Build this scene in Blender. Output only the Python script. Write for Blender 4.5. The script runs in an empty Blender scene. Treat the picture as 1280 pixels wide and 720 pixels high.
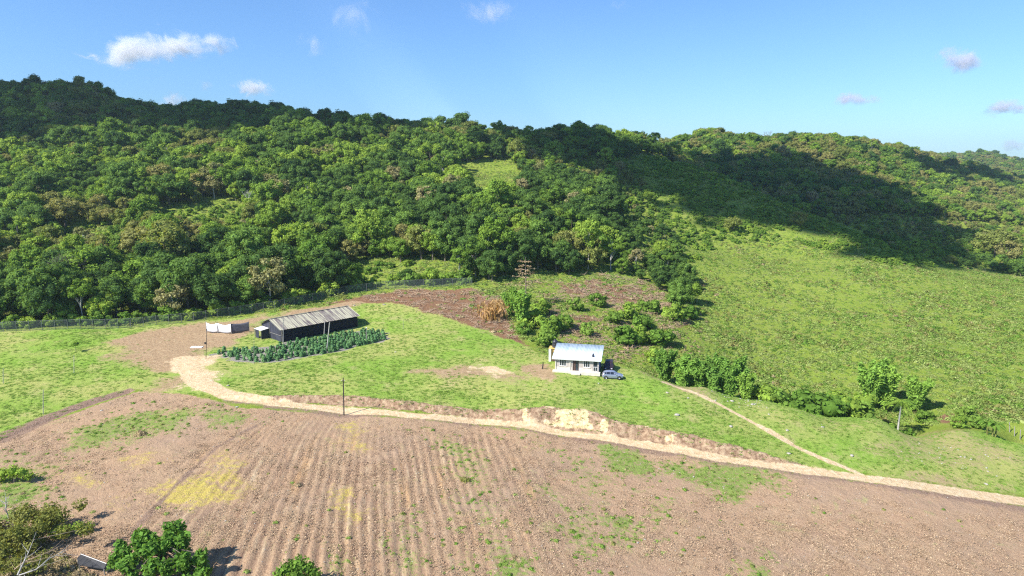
import bpy, math, random
import numpy as np
from mathutils import Vector, Matrix, noise as mnoise

random.seed(7)
RNG = np.random.default_rng(11)
R = math.radians
scene = bpy.context.scene
col = scene.collection

# ------------------------------------------------------------------ camera
F, PITCH, H = 853.33, R(10.0), 36.0
CP, SP = math.cos(PITCH), math.sin(PITCH)
SUN_AZ = R(33)      # shadows fall this far from +x towards +y
SUN_EL = R(43)
SDIR = np.array([math.cos(SUN_EL) * math.cos(SUN_AZ), math.cos(SUN_EL) * math.sin(SUN_AZ), -math.sin(SUN_EL)])


def ray(px, py):
    X = (px - 640) / F
    U = -(py - 360) / F
    return np.array([X, CP + U * SP, -SP + U * CP])


def at_depth(px, py, D):
    d = ray(px, py)
    return d * (D / d[1]) + np.array([0, 0, H])


def at_z(px, py, z):
    d = ray(px, py)
    return d * ((z - H) / d[2]) + np.array([0, 0, H])


def project(x, y, z):
    zz = z - H
    fwd = y * CP - zz * SP
    up = y * SP + zz * CP
    return 640 + F * x / fwd, 360 - F * up / fwd, fwd


# ------------------------------------------------------------------ value noise
def _hash(ix, iy, seed):
    n = (ix.astype(np.int64) * 374761393 + iy.astype(np.int64) * 668265263 + seed * 1442695041) & 0x7fffffff
    n = (n ^ (n >> 13)) * 1274126177 & 0x7fffffff
    return ((n ^ (n >> 16)) & 0xffff) / 65535.0


def vnoise(x, y, s, seed=0):
    x = np.asarray(x) / s + 1000.0
    y = np.asarray(y) / s + 1000.0
    ix, iy = np.floor(x), np.floor(y)
    fx, fy = x - ix, y - iy
    fx = fx * fx * (3 - 2 * fx)
    fy = fy * fy * (3 - 2 * fy)
    a, b = _hash(ix, iy, seed), _hash(ix + 1, iy, seed)
    c, d = _hash(ix, iy + 1, seed), _hash(ix + 1, iy + 1, seed)
    return (a + (b - a) * fx) * (1 - fy) + (c + (d - c) * fx) * fy - 0.5


def fbm(x, y, s, o=4, seed=0):
    r = 0
    for k in range(o):
        r = r + vnoise(x, y, s / 2 ** k, seed + k) / 2 ** k
    return r


# ------------------------------------------------------------------ terrain control points
ctl = []
def Z(px, py, z): ctl.append(at_z(px, py, z))
def D(px, py, d): ctl.append(at_depth(px, py, d))
for p in [(0,720,-3),(320,720,-3),(640,720,-4),(960,720,-6),(1280,720,-8),(0,620,-2.2),(320,620,-2.4),(640,620,-3.4),
          (960,640,-6),(1280,675,-8),(270,492,-.1),(430,514,-1.5),(600,529,-2.6),(700,541,-3.2),(800,556,-3.9),(900,573,-4.6),
          (1080,597,-6),(1280,626,-8),(230,455,.3),(150,440,.5),(0,450,.1),(0,500,-.8),(0,540,-1.6),(170,490,-.5),(80,520,-1.2),
          (0,412,.8),(100,410,.9),(200,404,1.1),(300,393,1.5),(360,384,2.2),(353,428,.8),(452,411,.9),(313,424,.8),
          (480,388,2.4),(540,385,2.6),(600,402,1.4),(620,420,.6),(660,440,.1),(540,440,.4),(450,450,.4),(360,460,.3),
          (560,480,-.2),(440,488,-.3),(720,467,0),(690,470,0),(640,465,0),(760,466,-.1),(700,450,0),(760,455,-.1),(640,495,-.8),(780,490,-1.2),
          (850,530,-3),(900,520,-2.8),(830,478,-.8),(880,500,-1.9),(950,535,-3.7),(1000,560,-4.9),(800,463,-.4),(880,484,-1.6),
          (960,502,-3),(1000,512,-3.6),(1100,524,-5),(1200,538,-6.6),(1280,556,-8.2),(1150,570,-6.4),(1250,590,-7.8)]:
    Z(*p)
for p in [  # hillsides: pixel and horizontal depth in metres
    (400,370,176),(480,361,182),(590,358,180),(660,352,186),(640,378,166),(600,380,166),
    (960,482,140),(960,430,165),(960,380,200),(960,330,245),(960,285,292),(960,244,345),(900,219,372),(1030,278,315),
    (1100,505,129),(1100,450,150),(1100,400,185),(1100,335,236),(1100,309,262),(1280,535,116),(1280,450,150),(1280,400,185),(1280,352,235),
    (1200,500,128),(1200,420,172),(1200,336,252),
    (860,452,143),(860,400,175),(860,350,215),(860,300,262),(860,255,318),(860,204,395),(800,200,420),(760,196,430),
    (740,426,145),(760,380,175),(760,352,196),(700,350,193),(700,400,155),(820,400,165),(680,418,146),
    (1280,335,330),(1280,305,420),(1280,262,600),(1100,303,400),(1100,262,520),(1100,225,650),(960,236,520),(960,214,600),
    (870,184,720),(900,178,740),(960,186,720),(1000,179,750),(1060,186,760),(1140,194,780),(1200,214,760),(1280,246,700),
    (1180,202,1400),(1230,196,1500),(1280,206,1500),(1400,200,1500),(1400,262,650),
    (0,392,165),(150,392,165),(300,375,172),(0,330,208),(150,330,205),(300,330,205),(450,335,205),(580,335,200),
    (0,288,250),(150,285,250),(300,285,245),(450,290,240),(580,295,235),(700,300,240),(760,280,260),
    (0,238,300),(150,235,300),(300,235,300),(450,240,295),(580,250,290),(700,245,300),(780,240,330),
    (0,186,360),(150,186,360),(300,192,360),(450,200,350),(600,212,350),(700,205,360),
    (-50,132,450),(0,130,450),(50,124,450),(105,122,450),(135,140,450),(200,158,450),(240,154,450),(300,155,440),(400,154,430),(450,161,430),
    (520,168,430),(580,170,430),(640,178,430),(700,174,430),(760,190,440),(820,190,470),
    (-300,140,450),(-300,240,300),(-300,340,200),(-300,420,150),(-300,560,95),(-300,720,60),
    (1500,370,235),(1500,450,160),(1500,590,100),(1500,700,75)]:
    D(*p)
# ravine floor behind the terrace, and ground hidden behind ridges
for x, y, z in [(22,131,-4.5),(34,126,-9.5),(52,122,-11.5),(70,116,-12.5),(88,110,-13.5),(14,134,-2.5),
                (-350,620,60),(-150,620,45),(50,640,25),(200,1000,20),(600,1000,-10),(900,2400,-20),(0,2400,-20),(-900,2400,-20),
                (-500,4500,-60),(500,4500,-60),(3500,4500,-60),(-3500,4500,-60),(1500,700,0),(-1200,800,30),(1200,1500,10),
                (-60,-45,-2),(0,-45,-3),(60,-45,-6),(-40,20,-3),(0,20,-4),(50,20,-6),(-200,0,-2),(200,0,-12),
                (250,330,-8),(165,400,-4),(125,450,10)]:
    ctl.append(np.array([x, y, z], float))
ctl = np.array(ctl)


def uv_of(x, y):
    return x / (y + 60.0) * 1.6, np.log(y + 60.0)


def _k(r2):
    return np.sqrt(r2 + 1e-4)


cu, cv = uv_of(ctl[:, 0], ctl[:, 1])
_n = len(ctl)
A = np.zeros((_n + 3, _n + 3))
A[:_n, :_n] = _k((cu[:, None] - cu) ** 2 + (cv[:, None] - cv) ** 2) - np.eye(_n) * 0.0015
A[:_n, _n] = 1; A[:_n, _n + 1] = cu; A[:_n, _n + 2] = cv
A[_n:, :_n] = A[:_n, _n:].T
ZS = 1.0 / (ctl[:, 1] + 60.0)
_w = np.linalg.solve(A, np.concatenate([ctl[:, 2] * ZS, [0, 0, 0]]))


def tps(x, y):
    x = np.asarray(x, float); y = np.asarray(y, float)
    shp = x.shape
    u, v = uv_of(x.ravel(), y.ravel())
    out = np.zeros(u.size)
    for i in range(0, u.size, 40000):
        a, b = u[i:i + 40000], v[i:i + 40000]
        out[i:i + 40000] = _k((a[:, None] - cu) ** 2 + (b[:, None] - cv) ** 2) @ _w[:_n] + _w[_n] + _w[_n + 1] * a + _w[_n + 2] * b
    return (out * (y.ravel() + 60.0)).reshape(shp)


def ss(a, b, x):
    t = np.clip((x - a) / (b - a), 0, 1)
    return t * t * (3 - 2 * t)


def polyline_dist(x, y, P):
    """distance, signed side (+ = left of direction) and arclength parameter (point index) to a polyline"""
    best = np.full(x.shape, 1e9); side = np.zeros(x.shape); par = np.zeros(x.shape)
    for i in range(len(P) - 1):
        ax, ay = P[i][:2]; bx, by = P[i + 1][:2]
        dx, dy = bx - ax, by - ay
        t = np.clip(((x - ax) * dx + (y - ay) * dy) / (dx * dx + dy * dy), 0, 1)
        ex, ey = x - ax - t * dx, y - ay - t * dy
        d = np.hypot(ex, ey)
        m = d < best
        best = np.where(m, d, best)
        side = np.where(m, np.sign(dx * ey - dy * ex), side)
        par = np.where(m, i + t, par)
    return best, side, par


def poly_sd(x, y, P):
    """signed distance to a polygon (negative inside)"""
    P = np.asarray(P)[:, :2]
    d = np.full(x.shape, 1e9); inside = np.zeros(x.shape, bool)
    for i in range(len(P)):
        ax, ay = P[i]; bx, by = P[(i + 1) % len(P)]
        dx, dy = bx - ax, by - ay
        t = np.clip(((x - ax) * dx + (y - ay) * dy) / (dx * dx + dy * dy + 1e-9), 0, 1)
        d = np.minimum(d, np.hypot(x - ax - t * dx, y - ay - t * dy))
        c = ((ay > y) != (by > y)) & (x < dx * (y - ay) / (dy if dy else 1e-9) + ax)
        inside ^= c
    return np.where(inside, -d, d)


def hit_with(zf, px, py, dmin=45, dmax=2200):
    d = ray(px, py)
    t = np.exp(np.linspace(math.log(dmin), math.log(dmax), 500)) / d[1]
    g = zf(d[0] * t, d[1] * t) - (H + d[2] * t)
    k = np.argmax(g > 0) if (g > 0).any() else len(t) - 1
    if k > 0:
        f = g[k - 1] / (g[k - 1] - g[k] + 1e-9) if g[k] > 0 else 1
        tt = t[k - 1] + (t[k] - t[k - 1]) * f
    else:
        tt = t[0]
    return np.array([d[0] * tt, d[1] * tt, H + d[2] * tt])


# cut bank above the road (bottom edge of the cut), heights in metres
BANK = [(275,496,.1),(300,499,.4),(340,502,.6),(400,503.5,.8),(450,506.5,.8),(520,513,.8),(580,519.5,.8),(625,524,1.0),(655,529,1.6),
        (690,535,2.2),(725,539,2.2),(760,545,1.7),(800,550,1.4),(850,558,1.3),(900,567,1.0),(950,575,.6),(990,582,.25),(1030,588,.05)]
bank_pts = [hit_with(tps, a, b) for a, b, c in BANK]
bank_h = np.array([c for a, b, c in BANK])


def zfun(x, y, detail=True):
    x = np.asarray(x, float); y = np.asarray(y, float)
    z = tps(x, y)
    # forest relief: spurs and gullies on the hillsides
    hill = ss(185, 260, y)
    z = z + hill * fbm(x, y, 90, 3, 5) * 9 * (1 - ss(900, 2500, y) * .3)
    m = (y > 60) & (y < 150) & (x > -90) & (x < 90)
    if m.any():
        xm, ym = x[m], y[m]
        d, s, p = polyline_dist(xm, ym, bank_pts)
        h = np.interp(p, np.arange(len(bank_h)), bank_h)
        h = h * ((p > 0.02) & (p < len(bank_h) - 1.02))
        jag = fbm(xm, ym, 3.0, 4, 9) * 0.9 if detail else 0
        sd = d * s + jag * ss(0, 1, h)
        w = 0.35 + h * 0.75
        up = ss(0, 1, sd / w) ** 0.8
        z[m] += h * up * np.exp(-np.maximum(sd - w, 0) / 9.0)
    return z


def hit(px, py, **k):
    return hit_with(lambda a, b: zfun(a, b, False), px, py, **k)


def W(pts):
    return [hit(*p) for p in pts]


# ------------------------------------------------------------------ object helpers
def tag(o, label=None, cat=None, group=None, kind=None):
    if label: o['label'] = label
    if cat: o['category'] = cat
    if group: o['group'] = group
    if kind: o['kind'] = kind
    return o


def empty(name, loc, rz=0.0, label=None, cat=None, group=None, kind=None):
    o = bpy.data.objects.new(name, None)
    o.empty_display_size = .3
    col.objects.link(o)
    o.location = loc
    o.rotation_euler = (0, 0, rz)
    return tag(o, label, cat, group, kind)


def mesh_np(name, verts, faces_flat, sizes, mats, smooth=False, midx=None):
    me = bpy.data.meshes.new(name)
    verts = np.asarray(verts, np.float32)
    me.vertices.add(len(verts)); me.vertices.foreach_set('co', verts.ravel())
    faces_flat = np.asarray(faces_flat, np.int32); sizes = np.asarray(sizes, np.int32)
    me.loops.add(len(faces_flat)); me.loops.foreach_set('vertex_index', faces_flat)
    me.polygons.add(len(sizes))
    me.polygons.foreach_set('loop_start', np.concatenate([[0], np.cumsum(sizes)[:-1]]).astype(np.int32))
    me.polygons.foreach_set('loop_total', sizes)
    if smooth: me.polygons.foreach_set('use_smooth', np.ones(len(sizes), bool))
    for m in mats: me.materials.append(m)
    if midx is not None: me.polygons.foreach_set('material_index', np.asarray(midx, np.int32))
    me.update(calc_edges=True)
    return me


class MB:
    """collects primitive shapes into one mesh"""
    def __init__(s):
        s.v = []; s.f = []; s.sm = []; s.mi = []

    def add(s, verts, faces, smooth=False, mi=0):
        o = len(s.v)
        s.v += [tuple(map(float, p)) for p in verts]
        s.f += [tuple(i + o for i in f) for f in faces]
        s.sm += [smooth] * len(faces); s.mi += [mi] * len(faces)

    def box(s, c, size, rz=0, bevel=0, mi=0, M=None):
        x, y, z = [k / 2 for k in size]
        P = [Vector((a * x, b * y, d * z)) for a in (-1, 1) for b in (-1, 1) for d in (-1, 1)]
        Fs = [(0, 1, 3, 2), (4, 6, 7, 5), (0, 4, 5, 1), (2, 3, 7, 6), (0, 2, 6, 4), (1, 5, 7, 3)]
        m = Matrix.Translation(Vector(c)) @ Matrix.Rotation(rz, 4, 'Z')
        if M is not None: m = Matrix.Translation(Vector(c)) @ M
        s.add([m @ p for p in P], Fs, mi=mi)

    def tube(s, pts, radii, n=7, cap=True, mi=0):
        pts = [Vector(p) for p in pts]
        if not hasattr(radii, '__len__'): radii = [radii] * len(pts)
        rings = []; V = []
        for i, p in enumerate(pts):
            t = (pts[min(i + 1, len(pts) - 1)] - pts[max(i - 1, 0)]).normalized()
            a = t.orthogonal().normalized() if i == 0 else (prev - t * prev.dot(t)).normalized()
            prev = a
            b = t.cross(a)
            for k in range(n):
                an = 2 * math.pi * k / n
                V.append(p + (a * math.cos(an) + b * math.sin(an)) * radii[i])
        Fs = []
        for i in range(len(pts) - 1):
            for k in range(n):
                k2 = (k + 1) % n
                Fs.append((i * n + k, i * n + k2, (i + 1) * n + k2, (i + 1) * n + k))
        s.add(V, Fs, True, mi)
        if cap:
            s.add(V[-n:], [tuple(range(n))], mi=mi); s.add(V[:n], [tuple(reversed(range(n)))], mi=mi)

    def lathe(s, c, prof, n=20, mi=0, M=None):
        V = []; Fs = []
        for r, z in prof:
            for k in range(n):
                a = 2 * math.pi * k / n
                p = Vector((r * math.cos(a), r * math.sin(a), z))
                if M is not None: p = M @ p
                V.append(p + Vector(c))
        for i in range(len(prof) - 1):
            for k in range(n):
                k2 = (k + 1) % n
                Fs.append((i * n + k, i * n + k2, (i + 1) * n + k2, (i + 1) * n + k))
        s.add(V, Fs, True, mi)

    def mesh(s, name, mats):
        me = bpy.data.meshes.new(name)
        me.from_pydata(s.v, [], s.f)
        for m in (mats if isinstance(mats, (list, tuple)) else [mats]): me.materials.append(m)
        me.polygons.foreach_set('use_smooth', s.sm)
        me.polygons.foreach_set('material_index', s.mi)
        me.update()
        return me

    def build(s, name, mats, parent=None, loc=(0, 0, 0), rz=0):
        o = bpy.data.objects.new(name, s.mesh(name, mats))
        col.objects.link(o)
        o.parent = parent; o.location = loc; o.rotation_euler = (0, 0, rz)
        return o


def obj(name, me, parent=None, loc=(0, 0, 0)):
    o = bpy.data.objects.new(name, me); col.objects.link(o); o.parent = parent; o.location = loc
    return o


def copy_tree(o, parent=None):
    c = o.copy(); col.objects.link(c); c.parent = parent
    for ch in list(o.children):
        copy_tree(ch, c)
    return c


# ------------------------------------------------------------------ materials
class NT:
    def __init__(s, name):
        s.m = bpy.data.materials.new(name); s.m.use_nodes = True
        s.t = s.m.node_tree; s.t.nodes.clear()
        s.out = s.t.nodes.new('ShaderNodeOutputMaterial')

    def n(s, typ, **kw):
        nd = s.t.nodes.new('ShaderNode' + typ)
        for k, v in kw.items():
            if k.startswith('i_'):
                key = k[2:].replace('_', ' ')
                nd.inputs[int(key) if key.isdigit() else key].default_value = v
            else: setattr(nd, k, v)
        return nd

    def l(s, a, b): s.t.links.new(a, b)

    def noise(s, scale, detail=4, rough=.55, vec=None, dist=0):
        nd = s.n('TexNoise'); nd.inputs['Scale'].default_value = scale
        nd.inputs['Detail'].default_value = detail; nd.inputs['Roughness'].default_value = rough
        nd.inputs['Distortion'].default_value = dist
        if vec is not None: s.l(vec, nd.inputs['Vector'])
        return nd.outputs['Fac']

    def ramp(s, fac, stops, interp='LINEAR'):
        nd = s.n('ValToRGB'); cr = nd.color_ramp; cr.interpolation = interp
        while len(cr.elements) < len(stops): cr.elements.new(.5)
        for e, (p, c) in zip(cr.elements, stops):
            e.position = p; e.color = (*c, 1) if len(c) == 3 else c
        s.l(fac, nd.inputs[0]); return nd.outputs[0]

    def mix(s, f, a, b, mode='MIX'):
        nd = s.n('Mix', data_type='RGBA', blend_type=mode)
        for v, i in ((f, 0), (a, 6), (b, 7)):
            if hasattr(v, 'links'): s.l(v, nd.inputs[i])
            elif isinstance(v, (int, float)): nd.inputs[i].default_value = v
            else: nd.inputs[i].default_value = (*v, 1)
        return nd.outputs[2]

    def math(s, op, a, b=None, c=None):
        nd = s.n('Math', operation=op)
        for i, v in enumerate((a, b, c)):
            if v is None: continue
            if hasattr(v, 'links'): s.l(v, nd.inputs[i])
            else: nd.inputs[i].default_value = v
        return nd.outputs[0]

    def mr(s, v, a, b, c=0, d=1, t='LINEAR'):
        nd = s.n('MapRange', interpolation_type=t)
        s.l(v, nd.inputs[0])
        for i, k in zip((1, 2, 3, 4), (a, b, c, d)): nd.inputs[i].default_value = k
        return nd.outputs[0]

    def attr(s, name): return s.n('Attribute', attribute_name=name).outputs['Fac']

    def principled(s, color, rough=.8, metal=0, spec=.3, bump=None, bstr=.5, bdist=.05):
        p = s.n('BsdfPrincipled')
        if hasattr(color, 'links'): s.l(color, p.inputs['Base Color'])
        else: p.inputs['Base Color'].default_value = (*color, 1)
        if hasattr(rough, 'links'): s.l(rough, p.inputs['Roughness'])
        else: p.inputs['Roughness'].default_value = rough
        p.inputs['Metallic'].default_value = metal
        p.inputs['Specular IOR Level'].default_value = spec
        if bump is not None:
            b = s.n('Bump'); b.inputs['Strength'].default_value = bstr; b.inputs['Distance'].default_value = bdist
            s.l(bump, b.inputs['Height']); s.l(b.outputs[0], p.inputs['Normal'])
        s.l(p.outputs[0], s.out.inputs['Surface'])
        return p


def simple(name, c, rough=.7, metal=0, spec=.3, var=.25, scale=3.0, bump=.3, bdist=.02):
    t = NT(name)
    tc = t.n('TexCoord').outputs['Object']
    n1 = t.noise(scale, 5, .6, tc)
    dark = tuple(k * (1 - var) for k in c); lite = tuple(min(1, k * (1 + var)) for k in c)
    cc = t.ramp(n1, [(.3, dark), (.7, lite)])
    t.principled(cc, rough, metal, spec, t.noise(scale * 6, 3, .6, tc), bump, bdist)
    return t.m


def leaf_mat(name, ca, cb, cc, transl=.38, scale=.5, rnd=.6):
    """three base colours blended by plant (random) and by clump (noise)"""
    t = NT(name)
    oi = t.n('ObjectInfo')
    geo = t.n('NewGeometry')
    n1 = t.noise(scale, 3, .6, geo.outputs['Position'])
    n2 = t.noise(2.7, 2, .6, geo.outputs['Position'])
    a = t.math('MULTIPLY_ADD', oi.outputs['Random'], rnd, t.math('MULTIPLY', n1, 1 - rnd))
    base = t.ramp(a, [(.12, ca), (.42, cb), (.75, cc)])
    isl = geo.outputs['Random Per Island']
    v = t.math('MULTIPLY_ADD', isl, .55, .62)
    v = t.math('MULTIPLY', v, t.mr(n2, .3, .7, .8, 1.2))
    mixv = t.n('VectorMath', operation='SCALE')
    t.l(base, mixv.inputs[0]); t.l(v, mixv.inputs['Scale'])
    c = mixv.outputs[0]
    p = t.principled(c, .75, 0, .06)
    tr = t.n('BsdfTranslucent')
    yl = t.mix(1.0, c, (1.25, 1.15, .45), 'MULTIPLY')
    t.l(yl, tr.inputs[0])
    mx = t.n('MixShader', i_0=transl)
    t.l(p.outputs[0], mx.inputs[1]); t.l(tr.outputs[0], mx.inputs[2])
    t.l(mx.outputs[0], t.out.inputs['Surface'])
    return t.m


M = {}
M['leaf_mid'] = leaf_mat('leaf_mid_green', (0.125, 0.228, 0.039), (0.217, 0.351, 0.051), (0.344, 0.475, 0.071))
M['leaf_dark'] = leaf_mat('leaf_dark_green', (0.07, 0.141, 0.038), (0.114, 0.204, 0.046), (0.19, 0.318, 0.06))
M['leaf_olive'] = leaf_mat('leaf_olive_green', (0.184, 0.234, 0.061), (0.267, 0.313, 0.078), (0.351, 0.337, 0.118))
M['leaf_bright'] = leaf_mat('leaf_bright_green', (0.119, 0.236, 0.033), (0.166, 0.293, 0.045), (0.225, 0.349, 0.06))
M['leaf_weed'] = leaf_mat('leaf_weed_green', (0.208, 0.334, 0.064), (0.292, 0.406, 0.092), (0.375, 0.435, 0.147), scale=.09, rnd=.45)
M['leaf_bamboo'] = leaf_mat('leaf_bamboo_green', (0.176, 0.328, 0.067), (0.235, 0.415, 0.074), (0.323, 0.504, 0.086))
M['leaf_crop'] = leaf_mat('leaf_crop_green', (0.132, 0.299, 0.12), (0.18, 0.368, 0.15), (0.252, 0.437, 0.18), rnd=.5)
M['leaf_dry'] = leaf_mat('leaf_dry_brown', (.27, .20, .10), (.34, .26, .14), (.42, .33, .19), transl=.1)
M['leaf_grass'] = leaf_mat('leaf_grass_tuft', (0.142, 0.273, 0.033), (0.194, 0.333, 0.05), (0.266, 0.364, 0.077), scale=.2, transl=.15)
M['leaf_pale'] = leaf_mat('leaf_pale_tan', (.22, .26, .09), (.30, .30, .12), (.38, .34, .16), transl=.25)
M['bark'] = simple('bark_grey_brown', (.16, .13, .10), .9, bump=.8)
M['bark_pale'] = simple('bark_pale_grey', (.42, .40, .36), .85, bump=.5)
M['wood_grey'] = simple('weathered_wood', (.30, .28, .25), .85)
M['wood_dark'] = simple('dark_creosote_wood', (.055, .045, .04), .8)
M['wood_dead'] = simple('dead_wood', (.42, .30, .20), .9)
M['stone'] = simple('pale_limestone', (.44, .41, .35), .9, scale=4, bump=.9, bdist=.08)
M['net_dark'] = simple('black_shade_net', (.040, .042, .060), .9, var=.35, scale=.8)
M['net_side'] = simple('dark_shade_net', (.014, .014, .02), .95, var=.5, scale=1.1)
M['net_grey'] = simple('grey_shade_net', (.11, .11, .13), .9, var=.2)
M['white_sheet'] = simple('white_fabric', (.78, .78, .80), .8, var=.08)
M['white_paint'] = simple('white_paint', (.72, .71, .68), .7, var=.08)
M['cream_wall'] = simple('unpainted_block_wall', (.40, .355, .32), .85, var=.22, scale=2)
M['plinth'] = simple('pale_concrete', (.58, .53, .45), .85, var=.12, scale=1.5)
M['yellow_wall'] = simple('yellow_painted_block', (.66, .45, .14), .75, var=.12)
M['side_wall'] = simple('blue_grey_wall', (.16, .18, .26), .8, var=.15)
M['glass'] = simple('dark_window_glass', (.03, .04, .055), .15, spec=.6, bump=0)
M['brown_door_and_shade'] = simple('brown_door_and_shade', (.10, .06, .045), .6)
M['tank_black'] = simple('black_plastic_tank', (.03, .032, .038), .4, spec=.5, bump=.1)
M['car_paint'] = simple('silver_car_paint', (.30, .34, .44), .28, metal=.35, spec=.6, var=.04, bump=0)
M['car_glass'] = simple('car_glass', (.018, .02, .028), .08, spec=.8, bump=0)
M['rubber'] = simple('tyre_rubber', (.02, .02, .02), .85)
M['rim'] = simple('alloy_rim', (.5, .5, .53), .3, metal=.8, bump=0)
M['lamp_glass'] = simple('lamp_glass', (.7, .72, .75), .15, spec=.6, bump=0)
M['lamp_red'] = simple('tail_lamp_red', (.35, .02, .015), .25, bump=0)
M['steel'] = simple('galvanised_post', (.19, .20, .20), .55, metal=.4)
M['wire'] = simple('wire', (.35, .35, .34), .6)
M['black_sheet'] = simple('dark_grey_roof_sheet', (.04, .04, .043), .7, var=.3)
M['cloud_solid'] = None


def roof_mat(name, base, streak, scale):
    t = NT(name)
    tc = t.n('TexCoord').outputs['Object']
    mp = t.n('Mapping'); mp.inputs['Scale'].default_value = (1, .05, .05); mp.inputs['Rotation'].default_value = (0, 0, .05)
    t.l(tc, mp.inputs[0])
    n1 = t.noise(scale, 4, .65, mp.outputs[0])
    n2 = t.noise(.7, 4, .6, tc)
    f = t.math('MULTIPLY', t.mr(n1, .47, .56), t.mr(n2, .3, .62, .5, 1))
    c = t.mix(f, base, streak)
    w = t.n('TexWave', wave_type='BANDS', bands_direction='X'); w.inputs['Scale'].default_value = 1.6
    t.l(tc, w.inputs[0])
    t.principled(c, .42, .1, .5, w.outputs['Fac'], .6, .04)
    return t.m


M['roof_old'] = roof_mat('weathered_zinc_roof', (.46, .43, .31), (.15, .115, .12), 2.6)
M['roof_new'] = roof_mat('pale_blue_zinc_roof', (.60, .70, .76), (.48, .60, .68), 1.0)


def fence_mat():
    t = NT('chain_link_wire')
    tc = t.n('UVMap').outputs[0]
    sep = t.n('SeparateXYZ'); t.l(tc, sep.inputs[0])
    a = t.math('ADD', sep.outputs[0], sep.outputs[1]); b = t.math('SUBTRACT', sep.outputs[0], sep.outputs[1])
    def line(v): return t.math('LESS_THAN', t.math('PINGPONG', v, .07), .011)
    m = t.math('MAXIMUM', line(a), line(b))
    p = t.principled((.12, .14, .15), .6, .3)
    tr = t.n('BsdfTransparent'); mx = t.n('MixShader')
    t.l(m, mx.inputs[0]); t.l(tr.outputs[0], mx.inputs[1]); t.l(p.outputs[0], mx.inputs[2])
    t.l(mx.outputs[0], t.out.inputs['Surface'])
    return t.m


M['chain'] = fence_mat()

# ------------------------------------------------------------------ ground mesh
ys = np.concatenate([np.arange(-44, 48, 2.0), np.arange(48, 132, .26), np.arange(132, 185, .5), np.arange(185, 480, 1.6),
                     np.arange(480, 1600, 7.0), np.arange(1600, 4500, 60.0)])
tt = np.arange(-.37, .3701, .00125)
ext = [.3701]
while ext[-1] < 1.9: ext.append(ext[-1] + .0022 * (1.025 ** len(ext)))
ext = np.array(ext[1:])
tt = np.concatenate([-ext[::-1], tt, ext])
TY, TT = np.meshgrid(ys, tt, indexing='ij')
GX = (TY + 150.0) * TT; GY = TY.copy()
GZ = zfun(GX, GY)
ny, nx = GX.shape
near = (GY > 40) & (GY < 215)


def region(poly, soft=2.0, jitter=1.0, js=6.0, seed=1, m=None):
    P = W(poly) if len(poly[0]) == 2 else poly
    out = np.zeros(GX.shape)
    P2 = np.array(P)
    mm = (GX > P2[:, 0].min() - 8) & (GX < P2[:, 0].max() + 8) & (GY > P2[:, 1].min() - 8) & (GY < P2[:, 1].max() + 8)
    if m is not None: mm &= m
    if not mm.any(): return out
    x, y = GX[mm], GY[mm]
    sd = poly_sd(x, y, P2) + fbm(x, y, js, 4, seed) * jitter * 2
    out[mm] = np.clip(.5 - sd / (2 * soft), 0, 1)
    return out


def stroke(pts, width, soft=.5, jitter=.3, seed=3, js=4.0):
    P = W(pts)
    out = np.zeros(GX.shape)
    mm = (GY > 40) & (GY < 200) & (np.abs(GX) < 140)
    x, y = GX[mm], GY[mm]
    d, s, p = polyline_dist(x, y, P)
    w = np.interp(p, np.arange(len(pts)), width) if hasattr(width, '__len__') else width
    out[mm] = np.clip(.5 - (d - w / 2 + fbm(x, y, js, 3, seed) * jitter * 2) / (2 * soft), 0, 1)
    return out


MX = np.maximum
# grass terraces (everything mown between fence, road and ravine)
grass = region([(-260,560),(0,548),(60,522),(120,500),(170,487),(230,490),(275,497),(340,503),(400,505),(450,508),(520,515),(580,521),(625,525),(700,533),
                (760,543),(850,556),(950,572),(1030,588),(1080,592),(1180,604),(1280,620),(1500,655),(1560,600),(1280,556),(1200,538),(1100,523),(1000,511),(880,484),(800,464),
                (770,453),(700,447),(672,440),(640,424),(600,408),(560,392),(520,381),(470,377),(400,384),(330,392),(240,402),(150,408),(0,414),(-260,428)], 1.2, .8)
field = region([(-500,620),(0,552),(60,528),(120,505),(170,490),(230,494),(300,508),(430,519),(600,533),(700,546),(800,560),(900,578),(1080,603),(1280,633),
                (1600,680),(1700,900),(640,1500),(-900,900)], .9, .5)
rows_m = (.45 + .55 * ss(-.15, .2, fbm(GX, GY, 16, 3, 123))) * region([(300,527),(340,518),(430,523),(530,533),(610,548),(680,590),(760,690),(800,800),(100,800),(130,700),(165,660),(215,600),(265,560)], 3, 1.5, 9, 4)
fgreen = MX.reduce([region(p, 2.2, 2.2, 3.5, k + 20) * a for k, (p, a) in enumerate([
    ([(150,520),(200,508),(250,515),(215,540),(160,552),(110,560),(80,562),(70,548)], .95),
    ([(255,515),(320,512),(330,522),(280,535),(255,535)], .8),
    ([(530,535),(560,545),(590,565),(585,600),(560,570)], .62),
    ([(640,535),(665,538),(690,556),(668,555)], .9),
    ([(745,556),(790,560),(830,575),(810,600),(770,590)], .98),
    ([(825,570),(900,580),(1000,592),(985,612),(925,620),(870,608),(835,590)], .98),
    ([(760,640),(790,645),(795,690),(770,680)], .85),
    ([(612,670),(650,680),(650,740),(625,740)], .85),
    ([(0,590),(60,600),(70,620),(30,650),(0,650)], .95),
    ([(930,700),(980,700),(980,730),(930,730)], .7),
    ([(700,575),(730,560),(760,600),(740,640)], .55),
    ([(0,560),(120,575),(60,600),(0,600)], .52), ([(485,660),(520,655),(530,720),(490,730)], .5), ([(560,600),(600,590),(640,650),(600,670)], .42),
    ([(660,590),(690,600),(760,680),(740,700),(690,650)], .6), ([(590,690),(600,730),(560,730)], .6), ([(820,620),(870,610),(860,640),(820,640)], .6), ([(420,690),(440,700),(430,730),(400,730)], .6)])])
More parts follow.
